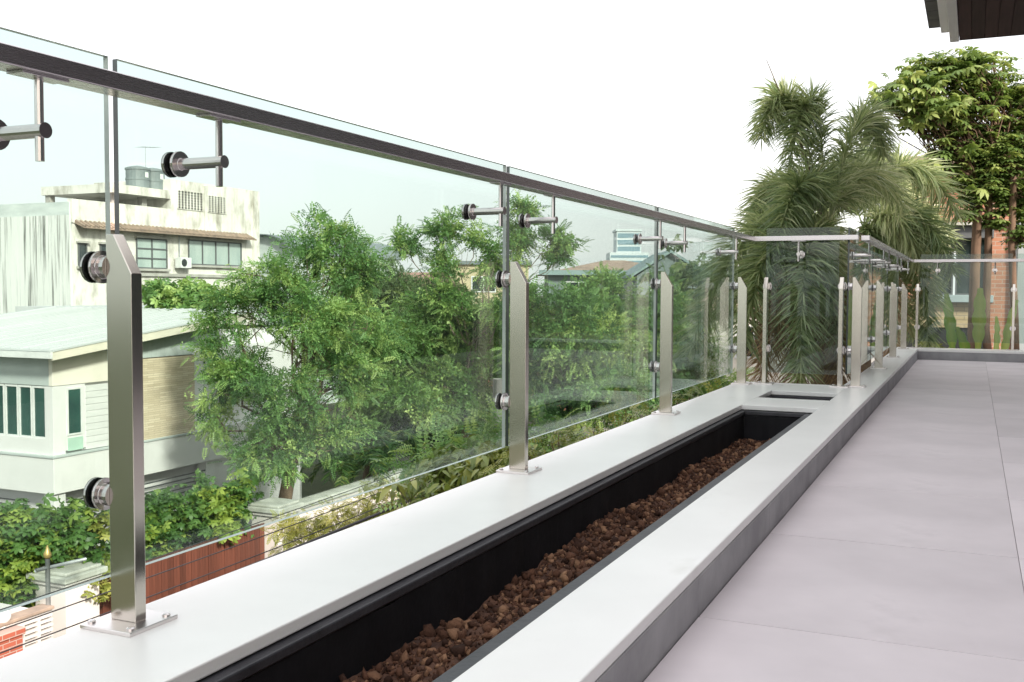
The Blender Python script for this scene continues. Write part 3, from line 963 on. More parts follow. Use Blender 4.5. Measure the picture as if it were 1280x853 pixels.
box_part('return_wall', 'wall_white', bw, -1.3, -0.13, 1.46, 1.64, 0, H-0.1)
bpil = thing('brick_pillar', 'short red brick pillar at the lower left edge', 'pillar', (-12.55, 10.15, GROUND))
Hb = -4.12-GROUND
box_part('shaft', 'brick_red', bpil, -0.22, 0.22, -0.22, 0.22, 0, Hb-0.1)
box_part('cap', 'brick_red', bpil, -0.25, 0.25, -0.25, 0.25, Hb-0.1, Hb, bevel=0.01)
gl = thing('globe_lamp', 'white globe lamp standing on the red brick pillar', 'lamp', (-12.55, 10.22, -4.12))
MB().lathe([(0.05, 0), (0.05, 0.03), (0.03, 0.05), (0.03, 0.07)], 14).build('base', 'white_frame', gl, smooth=False)
gp = [(0.115*math.sin(a), 0.17-0.115*math.cos(a)) for a in np.linspace(0.25, math.pi-0.01, 12)]
MB().lathe(gp, 18).build('globe', 'opal', gl, smooth=True)
fp = thing('finial_post', 'thin grey post with gilded finial and short cross bar', 'post', (-12.6, 11.06, GROUND))
hp = -3.22-GROUND
MB().tube([(0, 0, 0), (0, 0, hp-0.1)], 0.035, 12).build('shaft', 'pole_grey', fp, smooth=True)
MB().lathe([(0.03, 0), (0.055, 0.03), (0.06, 0.07), (0.03, 0.13), (0.006, 0.2)], 12, (0, 0, hp-0.1)).build('finial', 'gold', fp, smooth=True)
MB().tube([(0, -0.22, hp-0.23), (0, 0.72, hp-0.28)], 0.028, 10).build('cross_bar', 'pole_grey', fp, smooth=True)
pipe = thing('standpipe', 'teal bent pipe with blue cap at the left edge', 'pipe', (-13.1, 10.45, GROUND))
MB().tube([(0, 0, 0), (0, 0, 2.55), (0, -.04, 2.68), (0, -0.16, 2.72)], 0.07, 10).build('pipe', 'teal_paint', pipe, smooth=True)
MB().lathe([(0.10, 0), (0.11, 0.05), (0.09, 0.14), (0.02, 0.18)], 12, (0, -0.1, 2.76)).build('cap', 'blue_paint', pipe, smooth=True)

# ---------------------------------------------------------------- modern house opposite
XH, YH = -19.0, 16.9
hz = lambda z: z-GROUND
mh = thing('modern_house', 'pale grey modern house with sloping metal roof and stone cladding', 'house', (XH, YH, GROUND))
Z2B, Z2T, ZE = -3.95, -3.12, -0.95      # bottom and top of the floor band, eave
W = 9.0; LEN = 5.6
def hp_(name, mat, x0, x1, y0, y1, z0, z1, parent=None, bevel=0.0):
    return box_part(name, mat, parent or mh, x0, x1, y0, y1, hz(z0), hz(z1), bevel)
# ground floor (recessed) and louvred carport screens
hp_('wall', 'house_white', -W, -0.45, 0.35, LEN+2, GROUND, Z2B)
hp_('column', 'house_white', -0.36, -0.02, 0.02, 0.34, GROUND, Z2B, bevel=0.01)
hp_('column', 'house_white', -0.36, -0.02, LEN-0.5, LEN-0.15, GROUND, Z2B, bevel=0.01)
def louvre(face, a, b, z0, z1):
    m = MB(); n = int((z1-z0)/0.115)
    for k in range(n):
        z = hz(z0)+0.115*k
        if face == 'x':
            m.prism([(-0.09, z), (-0.03, z+0.02), (-0.03, z+0.055), (-0.09, z+0.03)], 'y', a, b)
        else:
            m.prism([(0.03, z+0.02), (0.09, z), (0.09, z+0.03), (0.03, z+0.055)], 'x', a, b)
    o = m.build('louvre_screen', 'louvre', mh)
    o['kind'] = 'stuff'
louvre('x', 0.36, LEN-0.52, -5.5, Z2B-0.06)
louvre('y', -3.6, -0.9, -5.5, Z2B-0.06)
# floor band
hp_('floor_band', 'house_white', -W, 0.06, -0.06, LEN+0.4, Z2B, Z2T, bevel=0.01)
hp_('band_lip', 'house_grey', -W, 0.09, -0.09, LEN+0.4, Z2T, Z2T+0.05, bevel=0.005)
# upper storey
hp_('wall', 'house_white', -W, -0.12, 0.12, LEN, Z2T+0.05, ZE+0.1)
# street side (+X) face: cream board, siding boards, stone cladding, grey boards
hp_('upper_board', 'house_cream', -0.12, 0.0, 0.0, 2.75, -1.48, -0.75, bevel=0.006)
hp_('corner_board', 'house_white', -0.12, 0.0, 0.0, 0.34, Z2T+0.05, -1.49, bevel=0.006)
hp_('window_surround', 'house_white', -0.119, -0.02, 0.34, 0.95, -3.0, -1.49)
zb = Z2T+0.06
while zb < -1.6:
    hp_('siding_board', 'house_siding', -0.12, -0.008, 0.95, 2.75, zb+0.004, min(zb+0.15, -1.49), bevel=0.006)
    zb += 0.152
w_ = hp_('window', 'teal_glass', -0.05, -0.012, 0.44, 0.80, -2.62, -1.60)
m = MB()
for y0, y1, z0, z1 in ((0.40, 0.44, -2.66, -1.56), (0.80, 0.84, -2.66, -1.56), (0.44, 0.80, -1.60, -1.56), (0.44, 0.80, -2.66, -2.62)):
    m.box(-0.06, 0.004, y0, y1, hz(z0), hz(z1))
m.build('frame', 'white_frame', w_)
hp_('spandrel', 'frosted', -0.05, -0.008, 0.42, 0.86, -3.02, -2.72)
hp_('stone_cladding', 'stone_clad', -0.12, 0.03, 2.78, 4.62, Z2T+0.05, -1.02)
hp_('reveal', 'house_white', -0.12, 0.0, 4.62, LEN, Z2T+0.05, -1.0)
for k in range(12):
    hp_('vertical_board', 'house_grey', -0.12, 0.008, 2.78+0.155*k, 2.78+0.155*k+0.15, -1.0, -0.35+0.015*k, bevel=0.005)
# -Y face: grey band over a four-light window
hp_('upper_board', 'house_grey', -W+1.6, -0.122, 0.0, 0.12, -1.48, -0.63, bevel=0.006)
hp_('sill_wall', 'house_white', -W, -0.122, 0.0, 0.119, Z2T+0.05, -2.70)
hp_('pier', 'house_white', -0.25, -0.122, 0.0, 0.12, -2.70, -1.49)
hp_('pier', 'house_white', -W, -2.48, 0.0, 0.12, -2.70, -1.49)
xw = -0.25
for k in range(5):
    w_ = hp_('window', 'teal_glass', xw-0.38, xw-0.035, 0.05, 0.07, -2.66, -1.54)
    m = MB()
    m.box(xw-0.035, xw, 0.02, 0.09, hz(-2.70), hz(-1.49)); m.box(xw-0.42, xw-0.38, 0.021, 0.089, hz(-2.70), hz(-1.49))
    m.box(xw-0.38, xw-0.035, 0.02, 0.09, hz(-2.70), hz(-2.66)); m.box(xw-0.38, xw-0.035, 0.02, 0.09, hz(-1.54), hz(-1.49))
    m.build('frame', 'white_frame', w_)
    xw -= 0.4455
# mono-pitch roof rising along the street
sl_ = 0.112
def rz_(y): return hz(-0.78)+sl_*y
rf = MB()
y0, y1 = -0.45, 6.5
rf.prism([(y0, rz_(y0)+0.17), (y1, rz_(y1)+0.17), (y1, rz_(y1)+0.21), (y0, rz_(y0)+0.21)], 'x', -7.5, 0.55)
roof = rf.build('roof', 'metal_roof', mh)
fm = MB()
fm.prism([(y0, rz_(y0)-0.02), (y1, rz_(y1)-0.02), (y1, rz_(y1)+0.168), (y0, rz_(y0)+0.168)], 'x', 0.45, 0.53)
fm.build('fascia', 'fascia', roof)
fm = MB(); fm.box(-7.5, 0.53, y0-0.06, y0-0.002, rz_(y0)+0.02, rz_(y0)+0.16)
fm.build('gutter', 'white_frame', roof)
fm = MB()
for k in range(26):
    x = 0.40-0.3*k
    fm.prism([(y0+.02, rz_(y0)+0.21), (y1-.02, rz_(y1)+0.21), (y1-.02, rz_(y1)+0.235), (y0+.02, rz_(y0)+0.235)], 'x', x-0.012, x+0.012)
so_ = fm.build('standing_seam', 'metal_roof', roof); so_['kind'] = 'stuff'
us = MB(); us.prism([(0.125, rz_(0.125)-0.3), (LEN, rz_(LEN)-0.3), (LEN, rz_(LEN)+0.165), (0.125, rz_(0.125)+0.165)], 'x', -7.4, -0.15)
us.build('gable_wall', 'house_grey', mh)
# rear wing with a flat pale roof
hp_('rear_wing', 'house_white', -8.8, -1.2, LEN, LEN+5.5, GROUND, -0.45)
hp_('rear_roof', 'metal_roof', -9.0, -0.9, LEN+1.0, LEN+5.9, -0.12, 0.16)
hp_('side_wing', 'house_white', -1.2, -0.55, LEN, LEN+4.5, GROUND, -0.9)
hp_('side_band', 'house_white', -1.2, -0.3, LEN, LEN+4.6, Z2B, Z2T)
w_ = hp_('window', 'dark_glass', -0.56, -0.53, LEN+0.6, LEN+1.5, -2.6, -1.4)
m = MB(); 
for y in (LEN+0.55, LEN+1.03, LEN+1.5): m.box(-0.57, -0.50, y, y+0.05, hz(-2.65), hz(-1.35))
m.build('frame', 'white_frame', w_)

# ---------------------------------------------------------------- old weathered block behind
XB, YB = -36.0, 33.2
ob = thing('weathered_block', 'weathered cream plaster block with rooftop stair house and water stains', 'building', (XB, YB, GROUND))
def bp_(name, mat, x0, x1, y0, y1, z0, z1, parent=None, bevel=0.0):
    return box_part(name, mat, parent or ob, x0, x1, y0, y1, z0-GROUND, z1-GROUND, bevel)
bp_('end_wall', 'old_streaked', -14, -0.01, -0.12, 0.0, GROUND, 3.95)
bp_('sheet_parapet', 'corrugated', -14, -0.05, -0.10, -0.04, 3.95, 4.52)
bp_('wall', 'old_plaster', -14, 0.0, 0.001, 12.7, GROUND, 3.6)
bp_('parapet', 'old_plaster', -0.2, 0.06, -0.05, 6.0, 3.62, 4.66)
bp_('roof_slab', 'concrete', -14, -0.2, 0.0, 12.7, 3.6, 3.75)
# rooftop stair house
bp_('stair_house', 'old_plaster', -5.0, 0.02, 6.05, 12.75, 3.605, 6.12)
bp_('pilaster', 'old_plaster', 0.02, 0.12, 8.40, 8.6, 3.7, 6.0)
bp_('pilaster', 'old_plaster', 0.02, 0.14, 12.3, 12.75, 1.0, 6.10)
bp_('canopy_slab', 'old_plaster', -4.5, 0.02, 2.35, 6.05, 5.15, 5.55)
for y, x in ((2.6, -4.2), (4.2, -4.2), (2.9, -0.6), (4.8, -0.6)):
    bp_('column', 'concrete', x-0.15, x+0.15, y-.15, y+.15, 3.75, 5.15)
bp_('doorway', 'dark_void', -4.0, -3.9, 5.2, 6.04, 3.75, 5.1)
for a, b, z0, z1, nx_, nz_ in ((6.50, 8.30, 4.72, 5.62, 8, 7), (8.72, 10.05, 4.70, 5.55, 6, 9)):
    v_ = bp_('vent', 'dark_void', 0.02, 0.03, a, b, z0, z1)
    m = MB(); 
    for k in range(nx_+1):
        y = a+(b-a)*k/nx_; m.box(0.03, 0.09, y-0.022, y+0.022, z0-GROUND, z1-GROUND)
    for k in range(nz_+1):
        z = z0-GROUND+(z1-z0)*k/nz_; m.box(0.03, 0.075, a, b, z-0.016, z+0.016)
    g2 = m.build('grille', 'old_plaster', v_); g2['kind'] = 'stuff'
# tiled awning strip
aw = MB()
aw.prism([(0.06, 3.60-GROUND), (0.62, 3.38-GROUND), (0.62, 3.44-GROUND), (0.06, 3.70-GROUND)], 'y', 0.1, 11.9)
awo = aw.build('awning', 'rust_tile', ob)
m = MB()
for k in range(46):
    y = 0.15+0.255*k
    m.tube([(0.08, y, 3.72-GROUND), (0.64, y, 3.46-GROUND)], 0.06, 5)
g2 = m.build('awning_tiles', 'rust_tile', awo); g2['kind'] = 'stuff'
# windows
def old_window(y0, y1, z0, z1, cols, rows, glass, deep=True):
    w = bp_('window', glass, 0.0, 0.02, y0, y1, z0, z1)
    m = MB(); zz0, zz1 = z0-GROUND, z1-GROUND
    for k in range(cols+1):
        y = y0+(y1-y0)*k/cols; m.box(0.02, 0.07, y-0.03, y+0.03, zz0, zz1)
    for k in range(rows+1):
        z = zz0+(zz1-zz0)*k/rows; m.box(0.02, 0.065, y0, y1, z-0.03, z+0.03)
    m.build('frame', 'grey_frame', w)
    bp_('sill', 'concrete', 0.0, 0.18, y0-0.1, y1+0.1, z0-0.14, z0-0.032)
    bp_('hood', 'concrete', 0.0, 0.20, y0-0.1, y1+0.1, z1+0.032, z1+0.12)
old_window(0.30, 0.75, 1.76, 2.72, 1, 1, 'dark_glass')
old_window(1.55, 2.1, 1.76, 2.72, 1, 1, 'dark_glass')
old_window(3.75, 5.72, 1.74, 3.12, 2, 3, 'pale_glass')
old_window(7.26, 11.3, 2.0, 3.2, 4, 1, 'pale_glass')
bp_('floor_band', 'concrete', 0.0, 0.12, 3.5, 12.3, 1.35, 1.5)
ac = bp_('air_conditioner', 'white_frame', 0.12, 0.5, 6.2, 6.95, 1.78, 2.3, bevel=0.02)
MB().tube([(0.50, 6.42, 2.04-GROUND), (0.515, 6.42, 2.04-GROUND)], 0.19, 16).build('fan_grille', 'louvre', ac)
MB().tube([(0.08, 6.55, 2.3-GROUND), (0.08, 6.55, 3.4-GROUND)], 0.03, 6).build('pipe', 'pole_grey', ac)
for i, (y, lab) in enumerate(((38.15, 'grey rooftop water tank nearer the canopy edge'), (39.15, 'grey rooftop water tank beside the stair house corner'))):
    t = thing('water_tank', lab, 'water tank', (XB-1.0, y, 5.55 if i == 0 else 5.56), group='rooftop water tanks')
    MB().lathe([(0.52, 0.0), (0.56, 0.04), (0.56, 0.9), (0.6, 0.92), (0.6, 1.0), (0.45, 1.06), (0.15, 1.12)], 20).build('tank_body', 'tank', t, smooth=False)
    MB().lathe([(0.57, 0.42), (0.58, 0.44), (0.58, 0.5), (0.57, 0.52)], 20).build('hoop', 'tank', t)
    box_part('label', 'white_frame', t, 0.558, 0.575, -0.1, 0.1, 0.55, 0.8)
an = thing('roof_aerial', 'spindly television aerial on the weathered block roof', 'aerial', (XB-1.6, 39.3, 6.1))
MB().tube([(0, 0, 0), (0, 0, 1.7)], 0.012, 5).build('mast', 'pole_grey', an)
m = MB(); m.tube([(0, -0.5, 1.6), (0, 0.9, 1.75)], 0.009, 4)
for k in range(6): m.tube([(-0.3, -0.4+0.24*k, 1.61+.026*k), (0.3, -0.4+0.24*k, 1.61+.026*k)], 0.007, 4)
m.build('boom', 'pole_grey', an)

# arched roof beyond the block
ar = thing('arched_shed', 'grey sheet shed with rounded roof behind the weathered block', 'building', (-39.0, 52.0, GROUND), math.radians(0))
pts = [(2.1*math.cos(a), 9.2+1.15*math.sin(a)) for a in np.linspace(0, math.pi, 15)]
MB().prism([(p[0]*0.94, p[1]-0.1) for p in pts] + [(-1.9, 0), (1.9, 0)], 'y', 0, 12).build('wall', 'corrugated', ar)
out = [(p[0], p[1]) for p in pts]; inn = [(p[0]*0.93, p[1]-0.06) for p in pts][::-1]
m = MB()
for k in range(14):
    a, b = out[k], out[k+1]; c, d = inn[13-k], inn[14-k]
    m.prism([a, b, c, d], 'y', -0.5, 12.3)
m.build('roof', 'tank', ar)
ar.location = (-38.2, 49.5, GROUND-0.05)

# ---------------------------------------------------------------- distant buildings
def simple_house(name, label, loc, w, d, h, wall, roof, kind='gable', rz=0.0, rh=1.2, over=0.4, wins=(), glass='dark_glass', axis='x', trim=None, group=None):
    o = thing(name, label, 'building', loc, rz, group)
    box_part('wall', wall, o, -w/2, w/2, -d/2, d/2, 0, h)
    m = MB()
    if kind == 'gable':
        if axis == 'x':    # ridge along x
            m.prism([(-d/2-over, h-0.1), (0, h+rh), (d/2+over, h-0.1), (d/2+over, h+0.05), (0, h+rh+0.16), (-d/2-over, h+0.05)], 'x', -w/2-over, w/2+over)
            g_ = MB().prism([(-d/2, h), (d/2, h), (0, h+rh-.05)], 'x', -w/2, w/2)
        else:
            m.prism([(-w/2-over, h-0.1), (0, h+rh), (w/2+over, h-0.1), (w/2+over, h+0.05), (0, h+rh+0.16), (-w/2-over, h+0.05)], 'y', -d/2-over, d/2+over)
            g_ = MB().prism([(-w/2, h), (w/2, h), (0, h+rh-.05)], 'y', -d/2, d/2)
        g_.build('gable', wall, o)
    elif kind == 'shed':
        m.prism([(-w/2-over, h-0.05), (w/2+over, h+rh), (w/2+over, h+rh+0.15), (-w/2-over, h+0.1)], 'y', -d/2-over, d/2+over)
        MB().prism([(-w/2, h), (w/2, h), (w/2, h+rh-0.1)], 'y', -d/2, d/2).build('gable', wall, o)
    elif kind == 'hip':
        i = len(m.v)
        a, b = w/2+over, d/2+over
        rr = max(w/2-b*0.8, 0.2)
        m.v += [(-a,-b,h-.05),(a,-b,h-.05),(a,b,h-.05),(-a,b,h-.05),(-rr,0,h+rh),(rr,0,h+rh)]
        m.f += [(0,1,5,4),(1,2,5),(2,3,4,5),(3,0,4),(3,2,1,0)]; m.m += [0]*5
    else:
        m.box(-w/2-over, w/2+over, -d/2-over, d/2+over, h, h+0.25)
    r = m.build('roof', roof, o)
    if trim:
        mt = MB(); mt.box(-w/2-over-.03, w/2+over+.03, -d/2-over-0.05, -d/2-over-0.005, h-0.12, h+0.2)
        mt.build('fascia', trim, r)
    for (x0, x1, z0, z1, face) in wins:
        if face == 'f':
            wd = box_part('window', glass, o, x0, x1, -d/2-0.03, -d/2+0.02, z0, z1)
            m = MB()
            m.box(x0-.08, x0, -d/2-.06, -d/2+.01, z0-.08, z1+.08); m.box(x1, x1+.08, -d/2-.06, -d/2+.01, z0-.08, z1+.08)
            m.box(x0, x1, -d/2-.06, -d/2+.01, z1, z1+.08); m.box(x0, x1, -d/2-.06, -d/2+.01, z0-.08, z0)
            m.box((x0+x1)/2-.03, (x0+x1)/2+.03, -d/2-.055, -d/2+.01, z0, z1)
        else:
            wd = box_part('window', glass, o, w/2-0.02, w/2+0.03, x0, x1, z0, z1)
            m = MB()
            m.box(w/2-.01, w/2+.06, x0-.08, x0, z0-.08, z1+.08); m.box(w/2-.01, w/2+.06, x1, x1+.08, z0-.08, z1+.08)
            m.box(w/2-.01, w/2+.06, x0, x1, z1, z1+.08); m.box(w/2-.01, w/2+.06, x0, x1, z0-.08, z0)
        m.build('frame', 'white_frame', wd)
    return o
RZ = math.radians(24)
simple_house('yellow_building', 'pale yellow rendered building with flat dark roof above the trees', (-33.0, 69.5, GROUND), 5.6, 7, 8.9, 'yellow_wall', 'tank', 'flat', RZ, over=0.25,
             wins=((-1.2, 0.4, 7.0, 8.0, 'f'),))
simple_house('white_building', 'small white building with red sheet roof left of the yellow one', (-40.2, 70.5, GROUND), 5.0, 6, 7.4, 'house_white', 'roof_red', 'gable', RZ, rh=0.9,
             wins=((-1.6, -0.3, 6.2, 7.1, 'f'), (0.4, 1.6, 6.2, 7.1, 'f')))
simple_house('red_roofed_shed', 'long low shed with a thin red roof edge behind the trees', (-45.5, 66.5, GROUND), 7.0, 7, 7.7, 'old_plaster', 'roof_red', 'gable', RZ, rh=0.7,
             wins=((-2.4, -1.2, 6.5, 7.3, 'f'),))
simple_house('grey_hall', 'long grey hall with brown roof and teal fascia behind trees', (-22.9, 68.5, GROUND), 9.6, 9, 8.2, 'far_grey', 'roof_brown', 'hip', RZ, rh=1.0, over=0.6, trim='teal_trim',
             wins=((-3.6, -2.0, 6.6, 7.6, 'f'), (-1.0, 0.6, 6.6, 7.6, 'f'), (1.6, 3.2, 6.6, 7.6, 'f')))
simple_house('gabled_house', 'white gabled house with teal roof edge near the palm', (-16.6, 58.0, GROUND), 3.6, 7, 7.9, 'far_grey', 'teal_trim', 'gable', RZ, rh=1.25, axis='y', over=0.35,
             wins=((-1.0, 0.9, 6.3, 7.3, 'f'),))
simple_house('brown_roofed_house', 'cream house with brown tiled roof beside the palm trunk', (-8.6, 46.0, GROUND), 6.0, 7, 6.3, 'house_cream', 'roof_brown', 'hip', RZ, rh=1.3,
             wins=((-1.8, -0.4, 4.4, 5.6, 'f'), (0.6, 1.9, 4.4, 5.6, 'f')))
simple_house('terracotta_bungalow', 'low bungalow with terracotta roof glimpsed through the trees', (-16.6, 35.6, GROUND), 7.4, 6, 2.9, 'wall_white', 'roof_terra', 'hip', RZ, rh=1.5,
             wins=((-2.4, -1.0, 1.0, 2.2, 'f'), (0.6, 2.0, 1.0, 2.2, 'f')))
# white screen frame in front of the hall
sf = thing('roof_frame', 'white rectangular pipe frame standing before the grey hall', 'frame', (-17.9, 58.5, GROUND))
m = MB()
for a, b in (((0, 0, 0), (0, 0, 8.3)), ((2.4, 1.1, 0), (2.4, 1.1, 8.3)), ((0, 0, 8.3), (2.4, 1.1, 8.3)), ((0, 0, 7.0), (2.4, 1.1, 7.0))):
    m.tube([a, b], 0.06, 6)
m.build('pipes', 'white_frame', sf)
# far office tower
tw = thing('office_tower', 'distant haze-paled banded office tower on the skyline', 'tower', (-92.6, 288, GROUND), RZ)
box_part('lower_block', 'tower', tw, -5.6, 5.6, -6, 6, 0, 18.2)
box_part('upper_block', 'tower', tw, -3.6, 3.4, -5, 5, 18.2, 24.3)
for k in range(11):
    box_part('window_band', 'tower_glass', tw, -5.3, 5.3, -6.1, -5.99, 1.2+1.55*k, 1.9+1.55*k)
for k in range(3):
    box_part('window_band', 'tower_glass', tw, -3.3, 3.1, -5.1, -4.99, 18.6+1.9*k, 19.9+1.9*k)
box_part('roof_cap', 'tower', tw, -3.9, 3.7, -5.3, 5.3, 24.3, 24.9)

# ---------------------------------------------------------------- brick house at the far right
bh = thing('brick_house', 'orange brick house with grey framed windows behind the far glass', 'house', (-6, 23.0, GROUND))
def bb(name, mat, x0, x1, y0, y1, z0, z1, parent=None, bevel=0.0):
    return box_part(name, mat, parent or bh, x0+6, x1+6, y0-23.0, y1-23.0, z0-GROUND, z1-GROUND, bevel)
bb('wall', 'brick_orange', -1.35, 0.70, 23.05, 32, 1.98, 3.3)
bb('wall', 'brick_orange', 0.30, 0.70, 23.0, 32, -0.6, 1.98)
bb('wall', 'brick_orange', -1.35, -0.75, 23.0, 32, 0.6, 1.98)
bb('cornice', 'brick_orange', -1.4, 0.78, 22.86, 23.05, 2.16, 2.26, bevel=0.01)
bb('lintel', 'grey_frame', -0.76, 0.34, 22.85, 23.1, 1.84, 2.10, bevel=0.01)
bb('canopy', 'concrete', -0.8, 0.36, 22.70, 23.2, 2.10, 2.16)
for x0, x1 in ((-0.73, -0.40), (-0.36, -0.03), (0.01, 0.28)):
    w_ = bb('window', 'dark_glass', x0+0.03, x1-0.03, 23.10, 23.12, 0.72, 1.82)
    m = MB()
    for a, b, c, d in ((x0, x0+.03, .69, 1.84), (x1-.03, x1, .69, 1.84), (x0+.03, x1-.03, .69, .72), (x0+.03, x1-.03, 1.81, 1.84)):
        m.box(a+6, b+6, 0.06, 0.14, c-GROUND, d-GROUND)
    m.build('frame', 'grey_frame', w_)
bb('sill', 'grey_blue', -0.8, 0.36, 22.8, 23.1, 0.54, 0.69, bevel=0.01)
bb('lower_wall', 'brick_cream', -1.35, 0.299, 23.02, 32, 0.02, 0.539)
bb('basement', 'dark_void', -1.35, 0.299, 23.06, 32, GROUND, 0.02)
bb('downpipe', 'grey_frame', 0.70, 0.78, 22.9, 22.98, GROUND, 3.2)
bb('side_wing', 'grey_blue', 0.80, 3, 23.4, 32, GROUND, 3.0)
bb('dark_reflection_block', 'unseen_wall', 3.0, 22, 23.4, 36, GROUND, 7.0)  # added out of view so the panes reflect something dark instead of sky
bb('pier', 'brick_orange', 0.31, 0.69, 22.985, 23.05, GROUND, 1.3)
m = MB().prism([(4.3, 3.3-GROUND), (8.9, 3.3-GROUND), (8.9, 3.5-GROUND), (4.3, 3.5-GROUND)], 'y', -0.5, 9)
m.build('roof', 'roof_brown', bh)

# ---------------------------------------------------------------- street cables on a pole
pole = thing('utility_pole', 'concrete cable pole hidden in street side foliage', 'pole', (-8.0, 17.2, GROUND))
MB().tube([(0, 0, 0), (0, 0, 5.4)], [0.13, 0.1], 10).build('shaft', 'concrete', pole, smooth=True)
MB().box(-0.35, 0.35, -0.05, 0.05, 4.0, 4.1).build('cross_arm', 'concrete', pole)
def cable(x, za, zb, r, label):
    pts = []
    for k in range(25):
        t = k/24; y = -14+31.2*t
        pts.append((x, y, za+(zb-za)*t - 0.35*4*t*(1-t)))
    o = MB().tube(pts, r, 5).build('street_cable', 'cable', None, smooth=True)
    tag(o, label, 'cable', 'street cables')
cable(-8.05, -1.72, -1.98, 0.006, 'uppermost thin black street cable crossing before the slatted gate')
cable(-8.0, -1.86, -2.16, 0.007, 'second thin black street cable from the top, below the glass')
cable(-7.9, -2.03, -2.33, 0.007, 'third thin black street cable from the top, low over the gate')
cable(-8.0, -2.22, -2.46, 0.022, 'thick bundled black street cable lowest of all, along the ledge edge')

# ================================================================ trees and plants
PIN = dict(leaf='leaf_fine', tpl='mix', size=0.155, per_m2=640, clump_r=0.17, per_clump=34)
make_tree('feathery_tree', 'large feathery leaved tree before the modern house', (-14.94, 19.9),
  [(-14.26,20.54,1.77,0.92,0.73),(-13.54,20.82,1.07,0.69,0.69),(-13.83,20.74,1.93,0.31,0.34),(-15.42,19.98,0.97,1.07,0.73),(-16.22,19.57,0.16,0.80,0.76),(-14.00,19.47,0.05,1.13,0.77),(-16.18,19.51,-1.33,0.88,0.69),(-14.43,19.18,-1.78,0.88,0.81),(-14.73,18.98,-2.88,1.13,0.62),(-13.75,20.61,-1.31,0.76,0.84),(-16.56,19.29,-2.28,0.53,0.46),(-14.23,20.31,-2.74,0.76,0.65),(-16.77,19.28,-0.76,0.31,0.31),(-13.88,21.70,-0.20,0.79,0.79)],
  0.17, seed=1, shift=(0.16, 0.07, 0), squeeze=0.89, **PIN)
make_tree('moringa_tree', 'sparse tall tree with tufted leaves rising against the sky', (-13.6, 26.6),
  [(-15.22,26.16,2.09,0.40,0.44),(-14.12,26.68,2.45,0.61,0.42),(-13.37,27.00,2.26,0.37,0.26),(-14.10,26.63,1.40,0.42,0.37),(-12.13,27.56,2.22,0.61,0.51),(-12.93,27.17,1.63,0.37,0.61),(-11.28,27.94,2.23,0.37,0.33),(-11.06,28.02,1.81,0.40,0.40),(-12.05,27.64,3.11,0.42,0.33),(-14.01,26.62,0.46,0.56,0.56)],
  0.10, leaf='leaf_fine', tpl='mix', size=0.205, per_m2=460, clump_r=0.15, per_clump=22, seed=2, bark='bark_pale', shell=0.2)
make_tree('feathery_tree', 'broad feathery tree in the middle behind the garden wall', (-14.33, 27.26),
  [(-14.47,27.50,0.21,1.26,0.72),(-15.44,27.01,-0.88,1.30,0.87),(-13.56,27.84,-0.92,0.97,1.06),(-16.29,26.57,-1.85,1.01,1.16),(-13.69,26.62,-2.22,1.22,0.93),(-13.12,27.95,-2.68,0.63,0.87),(-14.58,26.21,-2.46,1.17,0.84)],
  0.14, leaf='leaf_fresh', tpl='mix', size=0.213, per_m2=430, clump_r=0.24, per_clump=38, seed=3, squeeze=1.1)
make_tree('feathery_tree', 'lighter green tree standing between the two feathery trees', (-19.41, 30.59),
  [(-19.49,30.72,0.11,1.12,0.90),(-18.59,31.11,-0.30,0.84,0.84),(-19.08,30.84,-1.14,1.01,0.84),(-19.84,30.49,-1.43,0.84,1.12),(-17.5,31.6,-0.9,1.0,0.9),(-17.4,31.6,-2.0,1.2,1.0)],
  0.13, leaf='leaf_dull', tpl='mix', size=0.238, per_m2=380, clump_r=0.25, per_clump=36, seed=4, shift=(0.4, 0.2, 0.55), squeeze=1.1)
make_tree('feathery_tree', 'rounded feathery tree behind the third glass pane', (-9.77, 26.07),
  [(-10.28,26.08,0.12,1.13,0.70),(-9.47,26.40,-0.70,1.66,0.79),(-10.72,25.80,-1.40,0.74,0.96),(-8.71,25.58,-1.91,1.47,0.76),(-10.42,25.89,-2.34,0.96,0.57),(-11.48,25.56,0.38,0.65,0.65)],
  0.14, leaf='leaf_fine', tpl='mix', size=0.197, per_m2=480, clump_r=0.22, per_clump=38, seed=5)
make_tree('feathery_tree', 'fresh green tree left of the third steel post', (-8.77, 28.7),
  [(-9.86,28.49,0.55,0.93,0.61),(-8.86,28.86,-0.80,1.03,1.03),(-8.42,29.11,0.09,0.70,0.70),(-8.52,28.97,-1.73,0.93,0.70),(-7.6,29.2,-1.2,0.8,0.9),(-7.2,29.4,-2.6,1.2,0.9)],
  0.12, leaf='leaf_fresh', tpl='mix', size=0.205, per_m2=450, clump_r=0.22, per_clump=38, seed=6)
make_tree('distant_tree', 'light green distant tree left of the foxtail palm', (-11.87, 47.24),
  [(-11.95,47.37,1.85,1.27,0.82),(-12.54,47.06,0.91,1.50,0.82),(-11.17,47.66,0.55,1.12,1.12),(-11.5,47.0,-1.2,2.2,1.5),(-14.5,46.0,-1.6,2.0,1.5)],
  0.2, leaf='leaf_dull', tpl='fan', size=0.30, per_m2=60, clump_r=0.35, per_clump=22, seed=7)
make_tree('distant_tree', 'dull green distant tree under the red roofed shed', (-22.9, 39.0),
  [(-22.92,39.05,-0.03,1.40,0.91),(-24.37,38.42,0.31,1.05,0.77),(-21.64,39.62,-0.20,1.05,0.84),(-23,39,-1.8,2.2,1.4)],
  0.2, leaf='leaf_dull', tpl='fan', size=0.28, per_m2=60, clump_r=0.3, per_clump=22, seed=8)
